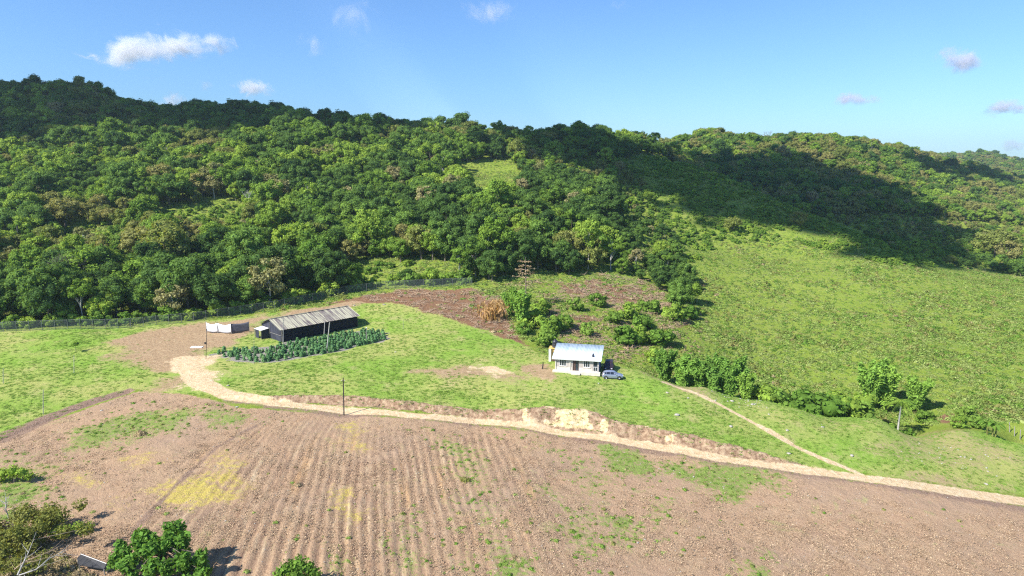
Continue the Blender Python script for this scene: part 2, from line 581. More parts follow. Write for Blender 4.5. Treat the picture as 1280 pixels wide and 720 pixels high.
yellow = MX.reduce([region(p, 2.0, 2.0, 3.0, k + 50) * a for k, (p, a) in enumerate([
    ([(152,572),(180,566),(195,580),(165,588)], 1), ([(80,598),(110,590),(112,604),(85,608)], .8),
    ([(180,612),(230,600),(290,595),(300,625),(240,632),(180,640)], .85), ([(270,570),(300,570),(295,595),(270,590)], .6),
    ([(418,608),(445,608),(450,650),(425,640)], .9), ([(425,530),(460,535),(455,560),(430,555)], .7), ([(120,620),(160,615),(160,630),(130,630)], .8)])])
tan = MX.reduce([region(p, 3.0, 3.0, 6, k + 80) * a for k, (p, a) in enumerate([
    ([(150,418),(250,402),(330,394),(400,384),(440,374),(480,366),(500,372),(420,388),(330,402),(310,430),(262,440),(240,470),(200,465),(150,450),(110,430)], .95),
    ([(200,470),(240,470),(250,490),(160,500),(120,512),(170,488)], .8),
    ([(450,455),(560,455),(700,468),(680,478),(560,472),(460,462)], .85), ([(640,452),(690,455),(690,470),(640,466)], .85),
    ([(1140,545),(1280,565),(1400,600),(1280,600),(1180,585),(1050,570)], .55), ([(790,468),(850,480),(900,505),(870,500)], .62),
    ([(1060,595),(1280,600),(1280,625),(1100,602)], .7), ([(1000,586),(1050,575),(1100,590),(1060,596)], .6),
    ([(890,492),(960,510),(950,520),(890,505)], .5)])])
road = MX.reduce([stroke([(228,448),(236,462),(250,478),(285,494),(340,504),(430,513),(520,520),(600,527.5),(700,541),(800,555),(900,573),(1000,587),(1080,598),(1180,612),(1280,627),(1500,662)],
                         [3.0,4.0,4.2,3.2,2.2,2.2,1.9,1.9,1.9,1.9,1.9,2.0,2.3,2.5,2.5,2.6], .55, .22),
                  stroke([(830,478),(860,488),(900,506),(950,533),(1000,561),(1040,578),(1085,597)], 1.2, .45, .2) * .9,
                  region([(222,446),(256,449),(266,466),(256,482),(238,474),(216,460)], 3.4, 3.2, 4, 8) * .95,
                  region([(585,460),(620,461),(640,465),(610,468),(585,466)], 1.5, 2.0, 3, 12) * .8,
                  region([(240,431),(252,431),(252,436),(240,436)], .6, .2, 3, 12) * .0])
dirt = MX.reduce([stroke([(330,527),(300,542),(270,560),(215,612),(165,665)], .9, .5, .2) * .8, stroke([(-40,560),(0,548),(60,523),(120,500),(160,488)], [5.0,4.4,3.4,2.4,1.6], .7, .4),
                  stroke([(285,500),(340,509),(430,518),(600,532),(700,546),(800,559),(900,576),(1000,591),(1100,606),(1280,636)], 2.6, 1.2, .6) * .75,
                  stroke([(340,500),(430,505),(600,520),(700,533),(800,549),(900,566),(1000,583)], 1.2, .8, .5) * .8])
mulch = MX.reduce([region([(400,382),(440,372),(500,364),(590,360),(620,372),(640,400),(658,432),(620,420),(560,396),(500,380),(440,377)], 1.5, 1.5, 5, 31),
                   region([(690,356),(740,348),(800,360),(830,378),(780,380),(700,372)], 2.5, 4, 6, 32) * .8,
                   region([(700,400),(740,395),(760,420),(720,425)], 2, 3, 5, 33) * .7,
                   region([(840,395),(875,388),(880,398),(850,408)], 2, 2, 5, 34) * .9,
                   region([(1170,518),(1215,520),(1210,535),(1170,530)], 1.5, 1, 4, 35) * .8])
road = road * (1 - .42 * stroke([(285,494),(340,504),(430,513),(520,520),(600,527.5),(700,541),(800,555),(900,573),(1000,587),(1080,598),(1180,612),(1280,627),(1500,662)], .35, .35, .15, 31, 3))
bed = region([(264,443.5),(300,452),(330,453.5),(366,448.5),(402,443.5),(442,436),(486,424),(480,416),(456,412),(353,429),(315,437),(290,437)], .9, .9, 2.2, 99)
bank = np.zeros(GX.shape); ochre = np.zeros(GX.shape)
mm = (GY > 60) & (GY < 150) & (np.abs(GX) < 90)
d_, s_, p_ = polyline_dist(GX[mm], GY[mm], bank_pts)
h_ = np.interp(p_, np.arange(len(bank_h)), bank_h)
sdb = d_ * s_ + fbm(GX[mm], GY[mm], 3.0, 4, 9) * .9 * ss(0, 1, h_)
bk = ss(-.6, 0, sdb) * (1 - ss(0, .45, sdb - (.45 + h_ * .8))) * ss(.12, .5, h_)
bank[mm] = bk
u_ = project(GX[mm], GY[mm], GZ[mm])[0] + fbm(GX[mm], GY[mm], 2.6, 4, 404) * 34
patch = np.zeros(u_.shape)
for c, w, a in ((664, 7, 1), (716, 26, 1), (768, 9, .8), (828, 18, .8), (878, 12, .7), (960, 16, .45)):
    patch = np.maximum(patch, a * np.exp(-((u_ - c) / w) ** 2))
ochre[mm] = np.clip(bk * patch * (.62 + fbm(GX[mm] * .6, GY[mm] * 1.4, 1.7, 4, 77) * 3.2), 0, 1) * ss(-.1, .5, sdb)

# crop rows as real furrows
U0 = GX + .21 * GY
bend = np.clip(-12 - GX, 0, 60)
U0 = U0 - bend * (GY - 84) * .0078 * (1 + ss(86, 100, GY) * .9) * np.clip((-12 - GX) / 25, 0, 1)
phase = U0 / 1.12 + fbm(GX, GY, 7, 3, 66) * .45
wave = np.sin(phase * 2 * math.pi)
GZ = GZ + np.where(near, rows_m * (wave * .10 * (.55 + 1.2 * (fbm(GX, GY, 9, 2, 14) + .4))), 0)
GZ = GZ + np.where(near, (fbm(GX, GY, 1.2, 3, 15)) * .10 * MX(field, bank * 2.2) + fbm(GX, GY, 2.5, 3, 16) * .10 * grass, 0)
GZ = GZ - np.where(near, stroke([(-40,562),(0,550),(60,525),(120,502),(160,490)], .8, .4, .2) * .28, 0)
wild = (GY > 128) | True

idx = np.arange(ny * nx).reshape(ny, nx)
q = np.stack([idx[:-1, :-1], idx[:-1, 1:], idx[1:, 1:], idx[1:, :-1]], -1).reshape(-1, 4)

# ground material
t = NT('hill_ground')
geo = t.n('NewGeometry'); pos = geo.outputs['Position']
nA = t.noise(.35, 4, .6, pos)
nB = t.noise(1.6, 5, .65, pos)
nC = t.noise(6.0, 4, .7, pos)
nD = t.noise(.06, 4, .6, pos)
edge = t.math('ADD', t.math('MULTIPLY', t.math('SUBTRACT', nB, .5), .9), t.math('MULTIPLY', t.math('SUBTRACT', nC, .5), .7))


def layer(name, lo=.38, hi=.62, k=1.0):
    a = t.attr(name)
    g = t.mr(a, 0, .12, 0, 1)            # no speckle where the layer is absent
    v = t.math('ADD', a, t.math('MULTIPLY', t.math('MULTIPLY', edge, k), g))
    return t.mr(v, lo, hi, 0, 1, 'SMOOTHSTEP')


def tri(n, c1, c2, c3, a=.33, b=.5, c=.67): return t.ramp(n, [(a, c1), (b, c2), (c, c3)])


wildc = t.mix(t.mr(nC, .4, .6), tri(nB, (.15, .20, .03), (.23, .29, .045), (.31, .33, .08)), tri(nA, (.18, .24, .035), (.24, .30, .05), (.29, .27, .10)))
wildc = t.mix(t.mr(nD, .3, .7), wildc, t.mix(1.0, wildc, (.85, .95, .8), 'MULTIPLY'))
grassc = tri(nB, (.155, .285, .035), (.215, .345, .05), (.29, .385, .085), .3, .5, .72)
grassc = t.mix(t.mr(nD, .40, .60, 0, .75), grassc, (.40, .38, .13))
grassc = t.mix(t.mr(t.noise(.22, 5, .7, pos), .52, .66, 0, .6), grassc, (.43, .36, .17))
grassc = t.mix(t.mr(nA, .52, .72, 0, .55), grassc, (.18, .33, .035))
grassc = t.mix(t.mr(nC, .5, .8, 0, .5), grassc, (.40, .38, .15))
fieldc = tri(nC, (.27, .165, .10), (.42, .285, .175), (.55, .405, .26), .32, .5, .70)
fieldc = t.mix(t.mr(nA, .35, .68, 0, .5), fieldc, (.42, .26, .165))
fieldc = t.mix(t.mr(t.noise(14, 3, .7, pos), .60, .72, 0, .75), fieldc, (.62, .50, .36))
fieldc = t.mix(t.mr(t.noise(.12, 3, .6, pos), .45, .7, 0, .35), fieldc, (.29, .21, .155))
rowa = t.attr('rowdark')  # darker soil in the furrow troughs
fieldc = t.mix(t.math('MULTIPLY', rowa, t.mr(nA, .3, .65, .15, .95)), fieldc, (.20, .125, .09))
rvec = t.n('CombineXYZ'); t.l(t.attr('rowu'), rvec.inputs[0]); sxyz = t.n('SeparateXYZ'); t.l(pos, sxyz.inputs[0]); t.l(t.math('MULTIPLY', sxyz.outputs[1], .09), rvec.inputs[1])
rn1 = t.noise(1.3, 4, .7, rvec.outputs[0]); rn2 = t.noise(.45, 4, .7, rvec.outputs[0])
rm = t.attr('rowmask')
fieldc = t.mix(t.math('MULTIPLY', rm, t.mr(rn1, .55, .70, 0, .75)), fieldc, (.60, .47, .30))
fieldc = t.mix(t.math('MULTIPLY', rm, t.mr(rn1, .45, .32, 0, .7)), fieldc, (.22, .13, .085))
fieldc = t.mix(t.math('MULTIPLY', rm, t.mr(rn2, .56, .70, 0, .55)), fieldc, (.60, .36, .16))
fieldc = t.mix(t.mr(t.noise(.09, 5, .65, pos), .52, .66, 0, .45), fieldc, (.37, .26, .185))
fieldc = t.mix(t.mr(t.noise(.16, 6, .75, pos, 1.5), .60, .70, 0, .6), fieldc, (.33, .36, .13))
fieldc = t.mix(t.mr(t.noise(1.1, 5, .75, pos), .60, .68, 0, .35), fieldc, (.18, .21, .07))
tanc = tri(nB, (.30, .20, .12), (.38, .26, .155), (.44, .33, .20))
roadc = tri(nB, (.50, .36, .20), (.62, .46, .28), (.70, .57, .39), .3, .5, .7)
dirtc = tri(nC, (.17, .105, .075), (.27, .18, .13), (.38, .28, .21))
mulchc = tri(nC, (.12, .062, .035), (.22, .12, .07), (.34, .22, .13))
bankc = tri(nB, (.21, .13, .08), (.35, .235, .15), (.48, .36, .23), .36, .5, .64)
ochrec = tri(nB, (.48, .34, .17), (.66, .51, .28), (.72, .62, .42))
c = wildc
c = t.mix(layer('grass'), c, grassc)
c = t.mix(layer('tan', .35, .85), c, tanc)
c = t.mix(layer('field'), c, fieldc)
c = t.mix(t.math('MULTIPLY', layer('fgreen', .36, 1.05, 2.8), .8), c, tri(nB, (.10, .21, .03), (.15, .28, .035), (.22, .32, .06)))
c = t.mix(t.math('MULTIPLY', layer('yellow', .3, 1.0, 2.2), .62), c, tri(nC, (.40, .32, .07), (.55, .47, .05), (.66, .58, .10)))
c = t.mix(layer('dirt', .35, .75), c, dirtc)
c = t.mix(layer('mulch', .38, .66, 1.3), c, mulchc)
c = t.mix(layer('bed', .4, .6), c, tri(nC, (.18, .16, .12), (.27, .25, .21), (.42, .40, .37)))
c = t.mix(layer('bank', .4, .6, .7), c, bankc)
c = t.mix(layer('road', .38, .70, .6), c, roadc)
c = t.mix(layer('ochre', .4, .7), c, ochrec)
hgt = t.math('ADD', t.math('MULTIPLY', nC, .6), t.math('ADD', nB, t.math('MULTIPLY', t.noise(16, 3, .7, pos), .3)))
p = t.principled(c, .95, 0, .03, hgt, 1.0, .22)
me = mesh_np('ground', np.stack([GX, GY, GZ], -1).reshape(-1, 3), q.ravel(), np.full(len(q), 4), [t.m], smooth=True)
for nm, a in (('grass', grass), ('field', field), ('fgreen', fgreen), ('yellow', yellow), ('tan', tan), ('road', road), ('dirt', dirt),
              ('mulch', mulch), ('bank', bank), ('ochre', ochre), ('bed', bed), ('rowdark', rows_m * np.clip(-wave, 0, 1) * (.5 + .5 * ss(-.3, .2, fbm(GX, GY, 4, 3, 321)))), ('rowmask', np.clip(rows_m * 1.4, 0, 1)), ('rowu', U0)):
    at_ = me.attributes.new(nm, 'FLOAT', 'POINT'); at_.data.foreach_set('value', a.astype(np.float32).ravel())
ground = obj('ground', me); tag(ground, kind='structure')


# fast ground lookup on the finished mesh
def gz(x, y):
    j = np.interp(y, ys, np.arange(ny)); i = np.interp(x / (y + 150.0), tt, np.arange(nx))
    j0 = int(min(j, ny - 2)); i0 = int(min(i, nx - 2)); fj, fi = j - j0, i - i0
    return float((GZ[j0, i0] * (1 - fi) + GZ[j0, i0 + 1] * fi) * (1 - fj) + (GZ[j0 + 1, i0] * (1 - fi) + GZ[j0 + 1, i0 + 1] * fi) * fj)


def gza(x, y):
    j = np.interp(y, ys, np.arange(ny)); i = np.interp(x / (y + 150.0), tt, np.arange(nx))
    j0 = np.minimum(j.astype(int), ny - 2); i0 = np.minimum(i.astype(int), nx - 2); fj, fi = j - j0, i - i0
    return (GZ[j0, i0] * (1 - fi) + GZ[j0, i0 + 1] * fi) * (1 - fj) + (GZ[j0 + 1, i0] * (1 - fi) + GZ[j0 + 1, i0 + 1] * fi) * fj


def gmask(a, x, y):
    j = np.rint(np.interp(y, ys, np.arange(ny))).astype(int); i = np.rint(np.interp(x / (y + 150.0), tt, np.arange(nx))).astype(int)
    return a[j, i]


def on(px, py):
    p = hit(px, py)
    return Vector((p[0], p[1], gz(p[0], p[1])))


# ------------------------------------------------------------------ plants
def ico():
    import bmesh
    bm = bmesh.new(); bmesh.ops.create_icosphere(bm, subdivisions=2, radius=1)
    v = np.array([x.co[:] for x in bm.verts]); f = np.array([[k.index for k in x.verts] for x in bm.faces]); bm.free()
    return v, f
ICO_V, ICO_F = ico()


def unit(n, rng):
    v = rng.normal(size=(n, 3)); return v / np.linalg.norm(v, axis=1)[:, None]


def leaf_quads(P, N, size, rng, aspect=1.5, fold=.25):
    """pointed leaf-shaped quads at P facing N"""
    n = len(P)
    T = np.cross(N, unit(n, rng)); T /= np.linalg.norm(T, axis=1)[:, None] + 1e-9
    B = np.cross(N, T)
    s = size * rng.uniform(.6, 1.3, n)[:, None]
    L = T * s * aspect * .5; Wd = B * s * .5
    fd = N * s * fold * .5
    V = np.stack([P - L, P - L * .1 + Wd - fd, P + L, P - L * .1 - Wd - fd], 1).reshape(-1, 3)
    Fq = np.arange(4 * n).reshape(n, 4)
    return V, Fq


def crown_mesh(name, mat, rng, cr, ch, cz, nl, lr, per, leaf, core=.8, shape='round', droop=0, up=.35, open_=0):
    """uneven crown of leaf lobes: cr radius, ch half height, cz centre height"""
    VV = []; FF = []; off = 0; lobes = []
    tries = 0
    while len(lobes) < nl and tries < 4000:
        tries += 1
        d = unit(1, rng)[0]
        r = rng.uniform(.35, 1.0) ** .6
        if shape == 'dome': d[2] = abs(d[2]) * 1.0 - .15
        if shape == 'umbrella': d[2] = d[2] * .35 + .25
        p = np.array([d[0] * cr * r, d[1] * cr * r, cz + d[2] * ch * r])
        q_ = lr * rng.uniform(.65, 1.3)
        if any(np.linalg.norm(p - o[0]) < .55 * (q_ + o[1]) * .8 for o in lobes): continue
        lobes.append((p, q_))
    for p, q_ in lobes:
        sq = np.array([1, 1, rng.uniform(.6, .9)])
        if core > 0:
            w = 1 + .18 * np.sin(ICO_V @ rng.normal(size=3) * 3)[:, None]
            VV.append(ICO_V * q_ * core * sq * w + p); FF.append(ICO_F + off); off += len(ICO_V)
    TRI = FF; FF = []
    QV = []; 
    for p, q_ in lobes:
        n = int(per * (q_ / lr) ** 2)
        d = unit(n, rng)
        cdir = p - np.array([0, 0, cz]); cdir = cdir / (np.linalg.norm(cdir) + 1e-6)
        keep = (d @ cdir > -.55) | (rng.random(n) < .3)
        d = d[keep]; n = len(d)
        bumpy = 1 + .22 * np.sin(d @ rng.normal(size=3) * 4)[:, None]
        P = p + d * q_ * rng.uniform(.72, 1.12, n)[:, None] * bumpy * np.array([1, 1, .8])
        P[:, 2] -= droop * rng.random(n) * q_
        N = d + unit(n, rng) * .75 + np.array([0, 0, up]); N /= np.linalg.norm(N, axis=1)[:, None]
        v, f = leaf_quads(P, N, leaf, rng)
        QV.append(v)
    QV = np.concatenate(QV)
    nt = sum(len(x) for x in TRI)
    V = np.concatenate(VV + [QV]) if VV else QV
    Fq = np.arange(len(QV)).reshape(-1, 4) + off
    flat = np.concatenate([np.concatenate(TRI).ravel()] + [Fq.ravel()]) if TRI else Fq.ravel()
    sizes = np.concatenate([np.full(nt, 3), np.full(len(Fq), 4)]).astype(int)
    return mesh_np(name, V, flat, sizes, [mat]), lobes


def trunk_mesh(name, mat, rng, h, r, lobes, nlimb=6, lean=.3, base=.35):
    mb = MB()
    top = Vector((rng.normal() * lean, rng.normal() * lean, h))
    mid = Vector((rng.normal() * lean * .6, rng.normal() * lean * .6, h * .5))
    mb.tube([(0, 0, -1.0), (0, 0, 0), mid * .5 + Vector((0, 0, 0)), mid, top], [r * 1.5, r * 1.2, r, r * .8, r * .4], 7)
    ls = sorted(lobes, key=lambda o: rng.random())[:nlimb]
    for p, q_ in ls:
        f = rng.uniform(base, .9)
        s = mid.lerp(top, max(0, f * 2 - 1)) if f > .5 else (mid * (f * 2))
        e = Vector(p)
        m_ = s.lerp(e, .5) + Vector((0, 0, .1 * h * rng.uniform(-.3, .8)))
        mb.tube([s, m_, e], [r * .42, r * .28, r * .1], 5, cap=False)
    return mb.mesh(name, mat)


protos = {}     # kind -> list of (crown mesh, trunk mesh)


def make_kind(kind, mat, bark, n, cr, ch, cz, nl, lr, per, leaf, th, tr, **kw):
    out = []
    for k in range(n):
        rng = np.random.default_rng(abs(hash(kind)) % 1000 * 0 + sum(map(ord, kind)) * 17 + k)
        s = rng.uniform(.9, 1.1)
        cm, lobes = crown_mesh(kind + '_crown', M[mat], rng, cr * s, ch * rng.uniform(.85, 1.2), cz, nl, lr, per, leaf, **kw)
        tm = trunk_mesh(kind + '_trunk', M[bark], rng, th, tr, lobes)
        out.append((cm, tm))
    protos[kind] = out


make_kind('broadleaf', 'leaf_mid', 'bark', 5, 3.9, 3.2, 5.6, 27, 1.2, 165, .34, 6.0, .22, core=.72)
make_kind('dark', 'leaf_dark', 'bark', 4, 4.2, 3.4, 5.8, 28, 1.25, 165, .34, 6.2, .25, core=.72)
make_kind('olive', 'leaf_olive', 'bark', 3, 3.8, 2.6, 4.8, 26, 1.05, 150, .30, 5.0, .2, core=.7)
make_kind('bright', 'leaf_bright', 'bark', 3, 3.3, 2.6, 4.2, 24, 1.0, 150, .32, 4.4, .18, core=.7)
make_kind('tall', 'leaf_mid', 'bark_pale', 3, 2.8, 3.2, 9.0, 16, 1.05, 150, .32, 9.5, .17, core=.65)
make_kind('pale', 'leaf_pale', 'bark_pale', 3, 3.2, 2.6, 5.4, 22, 1.0, 110, .32, 6.0, .18, core=.55)
make_kind('shrub', 'leaf_bright', 'bark', 4, 1.7, 1.2, 1.3, 13, .75, 70, .32, 1.3, .07)
make_kind('darkshrub', 'leaf_mid', 'bark', 4, 1.8, 1.4, 1.4, 13, .8, 75, .32, 1.4, .08)
print('protos ok')


def weed_mesh(name, mat, rng, r, h, n, leaf, tall=0):
    d = unit(n, rng); d[:, 2] = np.abs(d[:, 2])
    P = d * np.array([r, r, h]) * rng.uniform(.55, 1.1, n)[:, None] * (1 + .3 * np.sin(d @ rng.normal(size=3) * 5)[:, None])
    N = d + unit(n, rng) * .8 + np.array([0, 0, .5]); N /= np.linalg.norm(N, axis=1)[:, None]
    v, f = leaf_quads(P, N, leaf, rng)
    core = ICO_V[:] * np.array([r, r, h]) * .72 * (1 + .15 * rng.normal(size=(len(ICO_V), 1)))
    V = np.concatenate([core, v])
    flat = np.concatenate([ICO_F.ravel(), (f + len(core)).ravel()])
    return mesh_np(name, V, flat, np.concatenate([np.full(len(ICO_F), 3), np.full(len(f), 4)]), [mat])


def lib_collection(name, meshes):
    c_ = bpy.data.collections.new(name)
    for i, m_ in enumerate(meshes):
        o = bpy.data.objects.new('%s_%02d' % (name, i), m_)
        c_.objects.link(o)
    return c_


def scatter(name, meshes, P, rz, sc, ix, label, cat, tilt=None):
    """one uncountable mass: points instanced with leaf clumps"""
    me = bpy.data.meshes.new(name)
    me.vertices.add(len(P)); me.vertices.foreach_set('co', np.asarray(P, np.float32).ravel())
    rot = np.zeros((len(P), 3), np.float32); rot[:, 2] = rz
    if tilt is not None: rot[:, :2] = tilt
    a = me.attributes.new('rot', 'FLOAT_VECTOR', 'POINT'); a.data.foreach_set('vector', rot.ravel())
    sc = np.asarray(sc, np.float32)
    if sc.ndim == 1: sc = np.repeat(sc[:, None], 3, 1)
    a = me.attributes.new('scl', 'FLOAT_VECTOR', 'POINT'); a.data.foreach_set('vector', sc.ravel())
    a = me.attributes.new('pick', 'INT', 'POINT'); a.data.foreach_set('value', np.asarray(ix, np.int32))
    o = obj(name, me)
    ng = bpy.data.node_groups.new(name, 'GeometryNodeTree')
    ng.interface.new_socket('Geometry', in_out='INPUT', socket_type='NodeSocketGeometry')
    ng.interface.new_socket('Geometry', in_out='OUTPUT', socket_type='NodeSocketGeometry')
    N = ng.nodes; gi = N.new('NodeGroupInput'); go = N.new('NodeGroupOutput')
    ci = N.new('GeometryNodeCollectionInfo'); ci.inputs[0].default_value = lib_collection(name + '_kinds', meshes)
    ci.inputs['Separate Children'].default_value = True; ci.inputs['Reset Children'].default_value = True
    ip = N.new('GeometryNodeInstanceOnPoints'); ip.inputs['Pick Instance'].default_value = True
    def na(nm, ty):
        x = N.new('GeometryNodeInputNamedAttribute'); x.data_type = ty; x.inputs[0].default_value = nm
        return x.outputs[0]
    Lk = ng.links.new
    Lk(gi.outputs[0], ip.inputs['Points']); Lk(ci.outputs[0], ip.inputs['Instance'])
    Lk(na('pick', 'INT'), ip.inputs['Instance Index']); Lk(na('rot', 'FLOAT_VECTOR'), ip.inputs['Rotation']); Lk(na('scl', 'FLOAT_VECTOR'), ip.inputs['Scale'])
    Lk(ip.outputs[0], go.inputs[0])
    md = o.modifiers.new('scatter', 'NODES'); md.node_group = ng
    tag(o, label, cat, kind='stuff')
    return o


def combine(cm, tm, name):
    """one mesh of crown and trunk, for the far mass only"""
    import bmesh
    bm = bmesh.new(); bm.from_mesh(cm)
    k = len(bm.faces); bm.from_mesh(tm)
    bm.faces.ensure_lookup_table()
    for f in bm.faces[k:]: f.material_index = 1
    me = bpy.data.meshes.new(name); bm.to_mesh(me); bm.free()
    me.materials.append(cm.materials[0]); me.materials.append(tm.materials[0])
    return me


# ---- forest layout: jittered grid over all hillsides
def in_poly_px(px, py, P):
    return poly_sd(px, py, np.array(P, float)) < 0


step = 4.9
fx, fy = [], []
for yy in np.arange(120, 1700, step):
    st = step * (1 + max(0, yy - 480) / 700.0)
    if yy > 480 and ((yy - 120) / step) % max(1, round(st / step)) >= 1: continue
    xs = np.arange(-(yy * .82 + 25), yy * .82 + 25, st)
    fx.append(xs + RNG.uniform(-.46, .46, len(xs)) * st); fy.append(np.full(len(xs), yy) + RNG.uniform(-.46, .46, len(xs)) * st)
fx = np.concatenate(fx); fy = np.concatenate(fy); fz = gza(fx, fy)
px, py, fw = project(fx, fy, fz)
FOREST_EDGE = [(-700,440),(-260,427),(0,409.5),(100,407),(200,401),(300,389),(360,379),(430,363),(480,357.5),(590,353.5),(612,354),(640,342),(680,346),(750,342),(800,350),(830,372),(850,392),(878,386),
               (868,350),(850,318),(838,290),(828,265),(812,240),(785,216),(772,203),(800,196),(850,197),(900,214),(943,233),(1019,269),(1064,288),(1126,317),(1170,330),(1280,347),(1500,366),
               (1800,360),(1800,-200),(-700,-200)]
ok = in_poly_px(px, py, FOREST_EDGE) & (fy > 150)
ok |= fy > 480
ok &= ~(in_poly_px(px, py, [(568,206),(640,200),(662,232),(625,262),(590,262),(572,240)]) & (fy < 480))
# bushy openings on the lower slope: fewer trees there
openings = [[(60,285),(140,280),(165,305),(110,325),(70,320)], [(370,335),(560,328),(585,350),(480,354),(400,360),(360,355)],
            [(190,262),(290,250),(310,278),(240,300),(200,290)], [(300,300),(380,290),(400,312),(330,330)], [(110,335),(170,322),(190,345),(130,352)]]
opn = np.zeros(len(fx), bool)
for P in openings: opn |= in_poly_px(px, py, P)
ok &= ~(opn & (RNG.random(len(fx)) < .95) & (fy < 480))
fx, fy, fz, px, py, fw = [a[ok] for a in (fx, fy, fz, px, py, fw)]
n = len(fx)
mixn = fbm(fx, fy, 60, 3, 91) + fbm(fx, fy, 18, 2, 92) * .5 + RNG.normal(size=n) * .16
kinds = np.array(['broadleaf'] * n, dtype=object)
kinds[mixn < -.16] = 'dark'
kinds[mixn > .13] = 'olive'
kinds[(px > 555) & (px < 700) & (py > 318) & (py < 358)] = 'dark'  # dark-leaved kind forced here, standing in for shade on the forest edge
rr = RNG.random(n)
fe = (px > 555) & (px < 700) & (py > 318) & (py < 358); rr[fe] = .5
kinds[(rr < .10)] = 'bright'; kinds[(rr > .955)] = 'tall'
kinds[(rr > .925) & (rr < .955)] = 'pale'
# upper ridge: cloud shade deepened by dark-leaved trees; the right-hand ridge is yellower
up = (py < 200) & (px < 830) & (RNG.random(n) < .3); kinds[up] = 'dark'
ry = (px > 830) & (RNG.random(n) < .4) & (fy > 500); kinds[ry] = 'olive'
spur = (px > 770) & (fy < 480)
size = RNG.uniform(.62, 1.05, n) * np.exp(RNG.normal(size=n) * .27) * (1 + .25 * fbm(fx, fy, 40, 2, 93)); size = np.clip(size, .4, 1.4) * 1.0; size = size * np.where(fy > 600, 1.15, 1.0)
size[(px > 640) & (fy > 215) & (fy < 480)] *= .8
size[spur & (py > 225)] *= .55
size[kinds == 'tall'] *= .85
ridge = (py < 205) & (RNG.random(n) < .12); size[ridge] *= RNG.uniform(1.05, 1.35, ridge.sum())
# visible score: projected size; keep the 300 largest that stand inside the frame
vis = (px > -15) & (px < 1295) & (py < 410) & (py > 90)
score = np.where(vis, size * 8 / fy, 0)
order = np.argsort(-score)
solo = np.zeros(n, bool); solo[order[:285]] = True
print('forest trees', n, 'solo depth max', fy[solo].max())

LOOK = {'broadleaf': 'mid green broadleaf tree', 'dark': 'dark green dense broadleaf tree',
        'olive': 'olive green spreading tree', 'bright': 'bright yellow green tree', 'tall': 'tall slim pale trunked tree', 'pale': 'pale tan topped tree'}
NAME = {'broadleaf': 'broadleaf_tree', 'dark': 'dark_broadleaf_tree', 'olive': 'olive_green_tree', 'bright': 'bright_green_tree', 'tall': 'pale_trunk_tree', 'pale': 'pale_topped_tree'}


def place_of(px_, py_, d):
    if d < 180 and px_ < 240: return 'just behind the wire fence left of the white sheet'
    if d < 190 and px_ < 345: return 'just behind the wire fence and the white sheet'
    if px_ < 345 and d < 215: return 'in the second rows of forest left of the black shed'
    if px_ < 345: return 'on the left slope high above the wire fence'
    if px_ < 600 and d < 200: return 'just behind the wire fence uphill of the black shed'
    if px_ < 600: return 'on the slope between the shed and the ridge'
    if px_ < 760: return 'above the brown cleared patch behind the house'
    return 'beside the grassy hillside right of the clearing'


def add_tree(kind, x, y, z, s, rz, label, group, name=None, v=None):
    cm, tm = protos[kind][v if v is not None else random.randrange(len(protos[kind]))]
    e = empty(name or NAME[kind], (x, y, z - .15), rz, label, 'tree', group)
    e.scale = (s, s, s * random.uniform(.9, 1.12))
    c_ = obj('crown', cm, e); t_ = obj('trunk', tm, e)
    return e


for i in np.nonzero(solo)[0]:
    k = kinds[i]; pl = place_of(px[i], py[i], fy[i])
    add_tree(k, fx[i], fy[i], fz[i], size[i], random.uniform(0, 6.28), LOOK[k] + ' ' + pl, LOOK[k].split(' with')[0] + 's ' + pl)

rest = ~solo & (fz > -60)
order_k = ['broadleaf', 'dark', 'olive', 'bright', 'tall', 'pale']
lib = []; start = {}
for k in order_k:
    start[k] = (len(lib), len(protos[k]))
    for cm, tm in protos[k]: lib.append(combine(cm, tm, k + '_far'))
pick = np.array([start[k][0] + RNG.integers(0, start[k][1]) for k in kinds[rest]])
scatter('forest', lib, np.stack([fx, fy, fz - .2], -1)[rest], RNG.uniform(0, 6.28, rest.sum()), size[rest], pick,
        'unbroken green forest covering the hills up to the ridge', 'forest')

SK = W([(-120,420),(0,413),(75,410),(160,408),(240,400.5),(300,391.5),(345,385),(390,375.5),(430,366),(480,359.5),(540,357),(590,355)])
for i in range(len(SK) - 1):
    L_ = math.hypot(SK[i + 1][0] - SK[i][0], SK[i + 1][1] - SK[i][1]); m_ = max(1, int(L_ / 2.6))
    for k in range(m_):
        u_ = (k + random.random() * .8) / m_
        xs_, ysk = SK[i][0] + (SK[i + 1][0] - SK[i][0]) * u_ + random.uniform(-.8, .8), SK[i][1] + (SK[i + 1][1] - SK[i][1]) * u_ + random.uniform(1.2, 4.0)
        kd = random.choice(['shrub', 'darkshrub', 'darkshrub'])
        o_ = add_tree(kd, xs_, ysk, gz(xs_, ysk), random.uniform(.7, 1.35), random.uniform(0, 6), 'leafy bush pressed against the back of the wire fence', 'bushes behind the wire fence', 'leafy_bush')
        o_['category'] = 'bush'

# ---- undergrowth of shrubs and weeds over all wild slopes
def wild_points(n, ylo, yhi, pw=1.0):
    y = ylo + (yhi - ylo) * RNG.random(n) ** pw
    x = RNG.uniform(-.80, .80, n) * y * 1.0 + RNG.uniform(-8, 8, n)
    return x, y


GR_EDGE = None
def allowed(x, y):
    return (gmask(grass, x, y) < .25) & (gmask(field, x, y) < .2) & (gmask(tan, x, y) < .4)


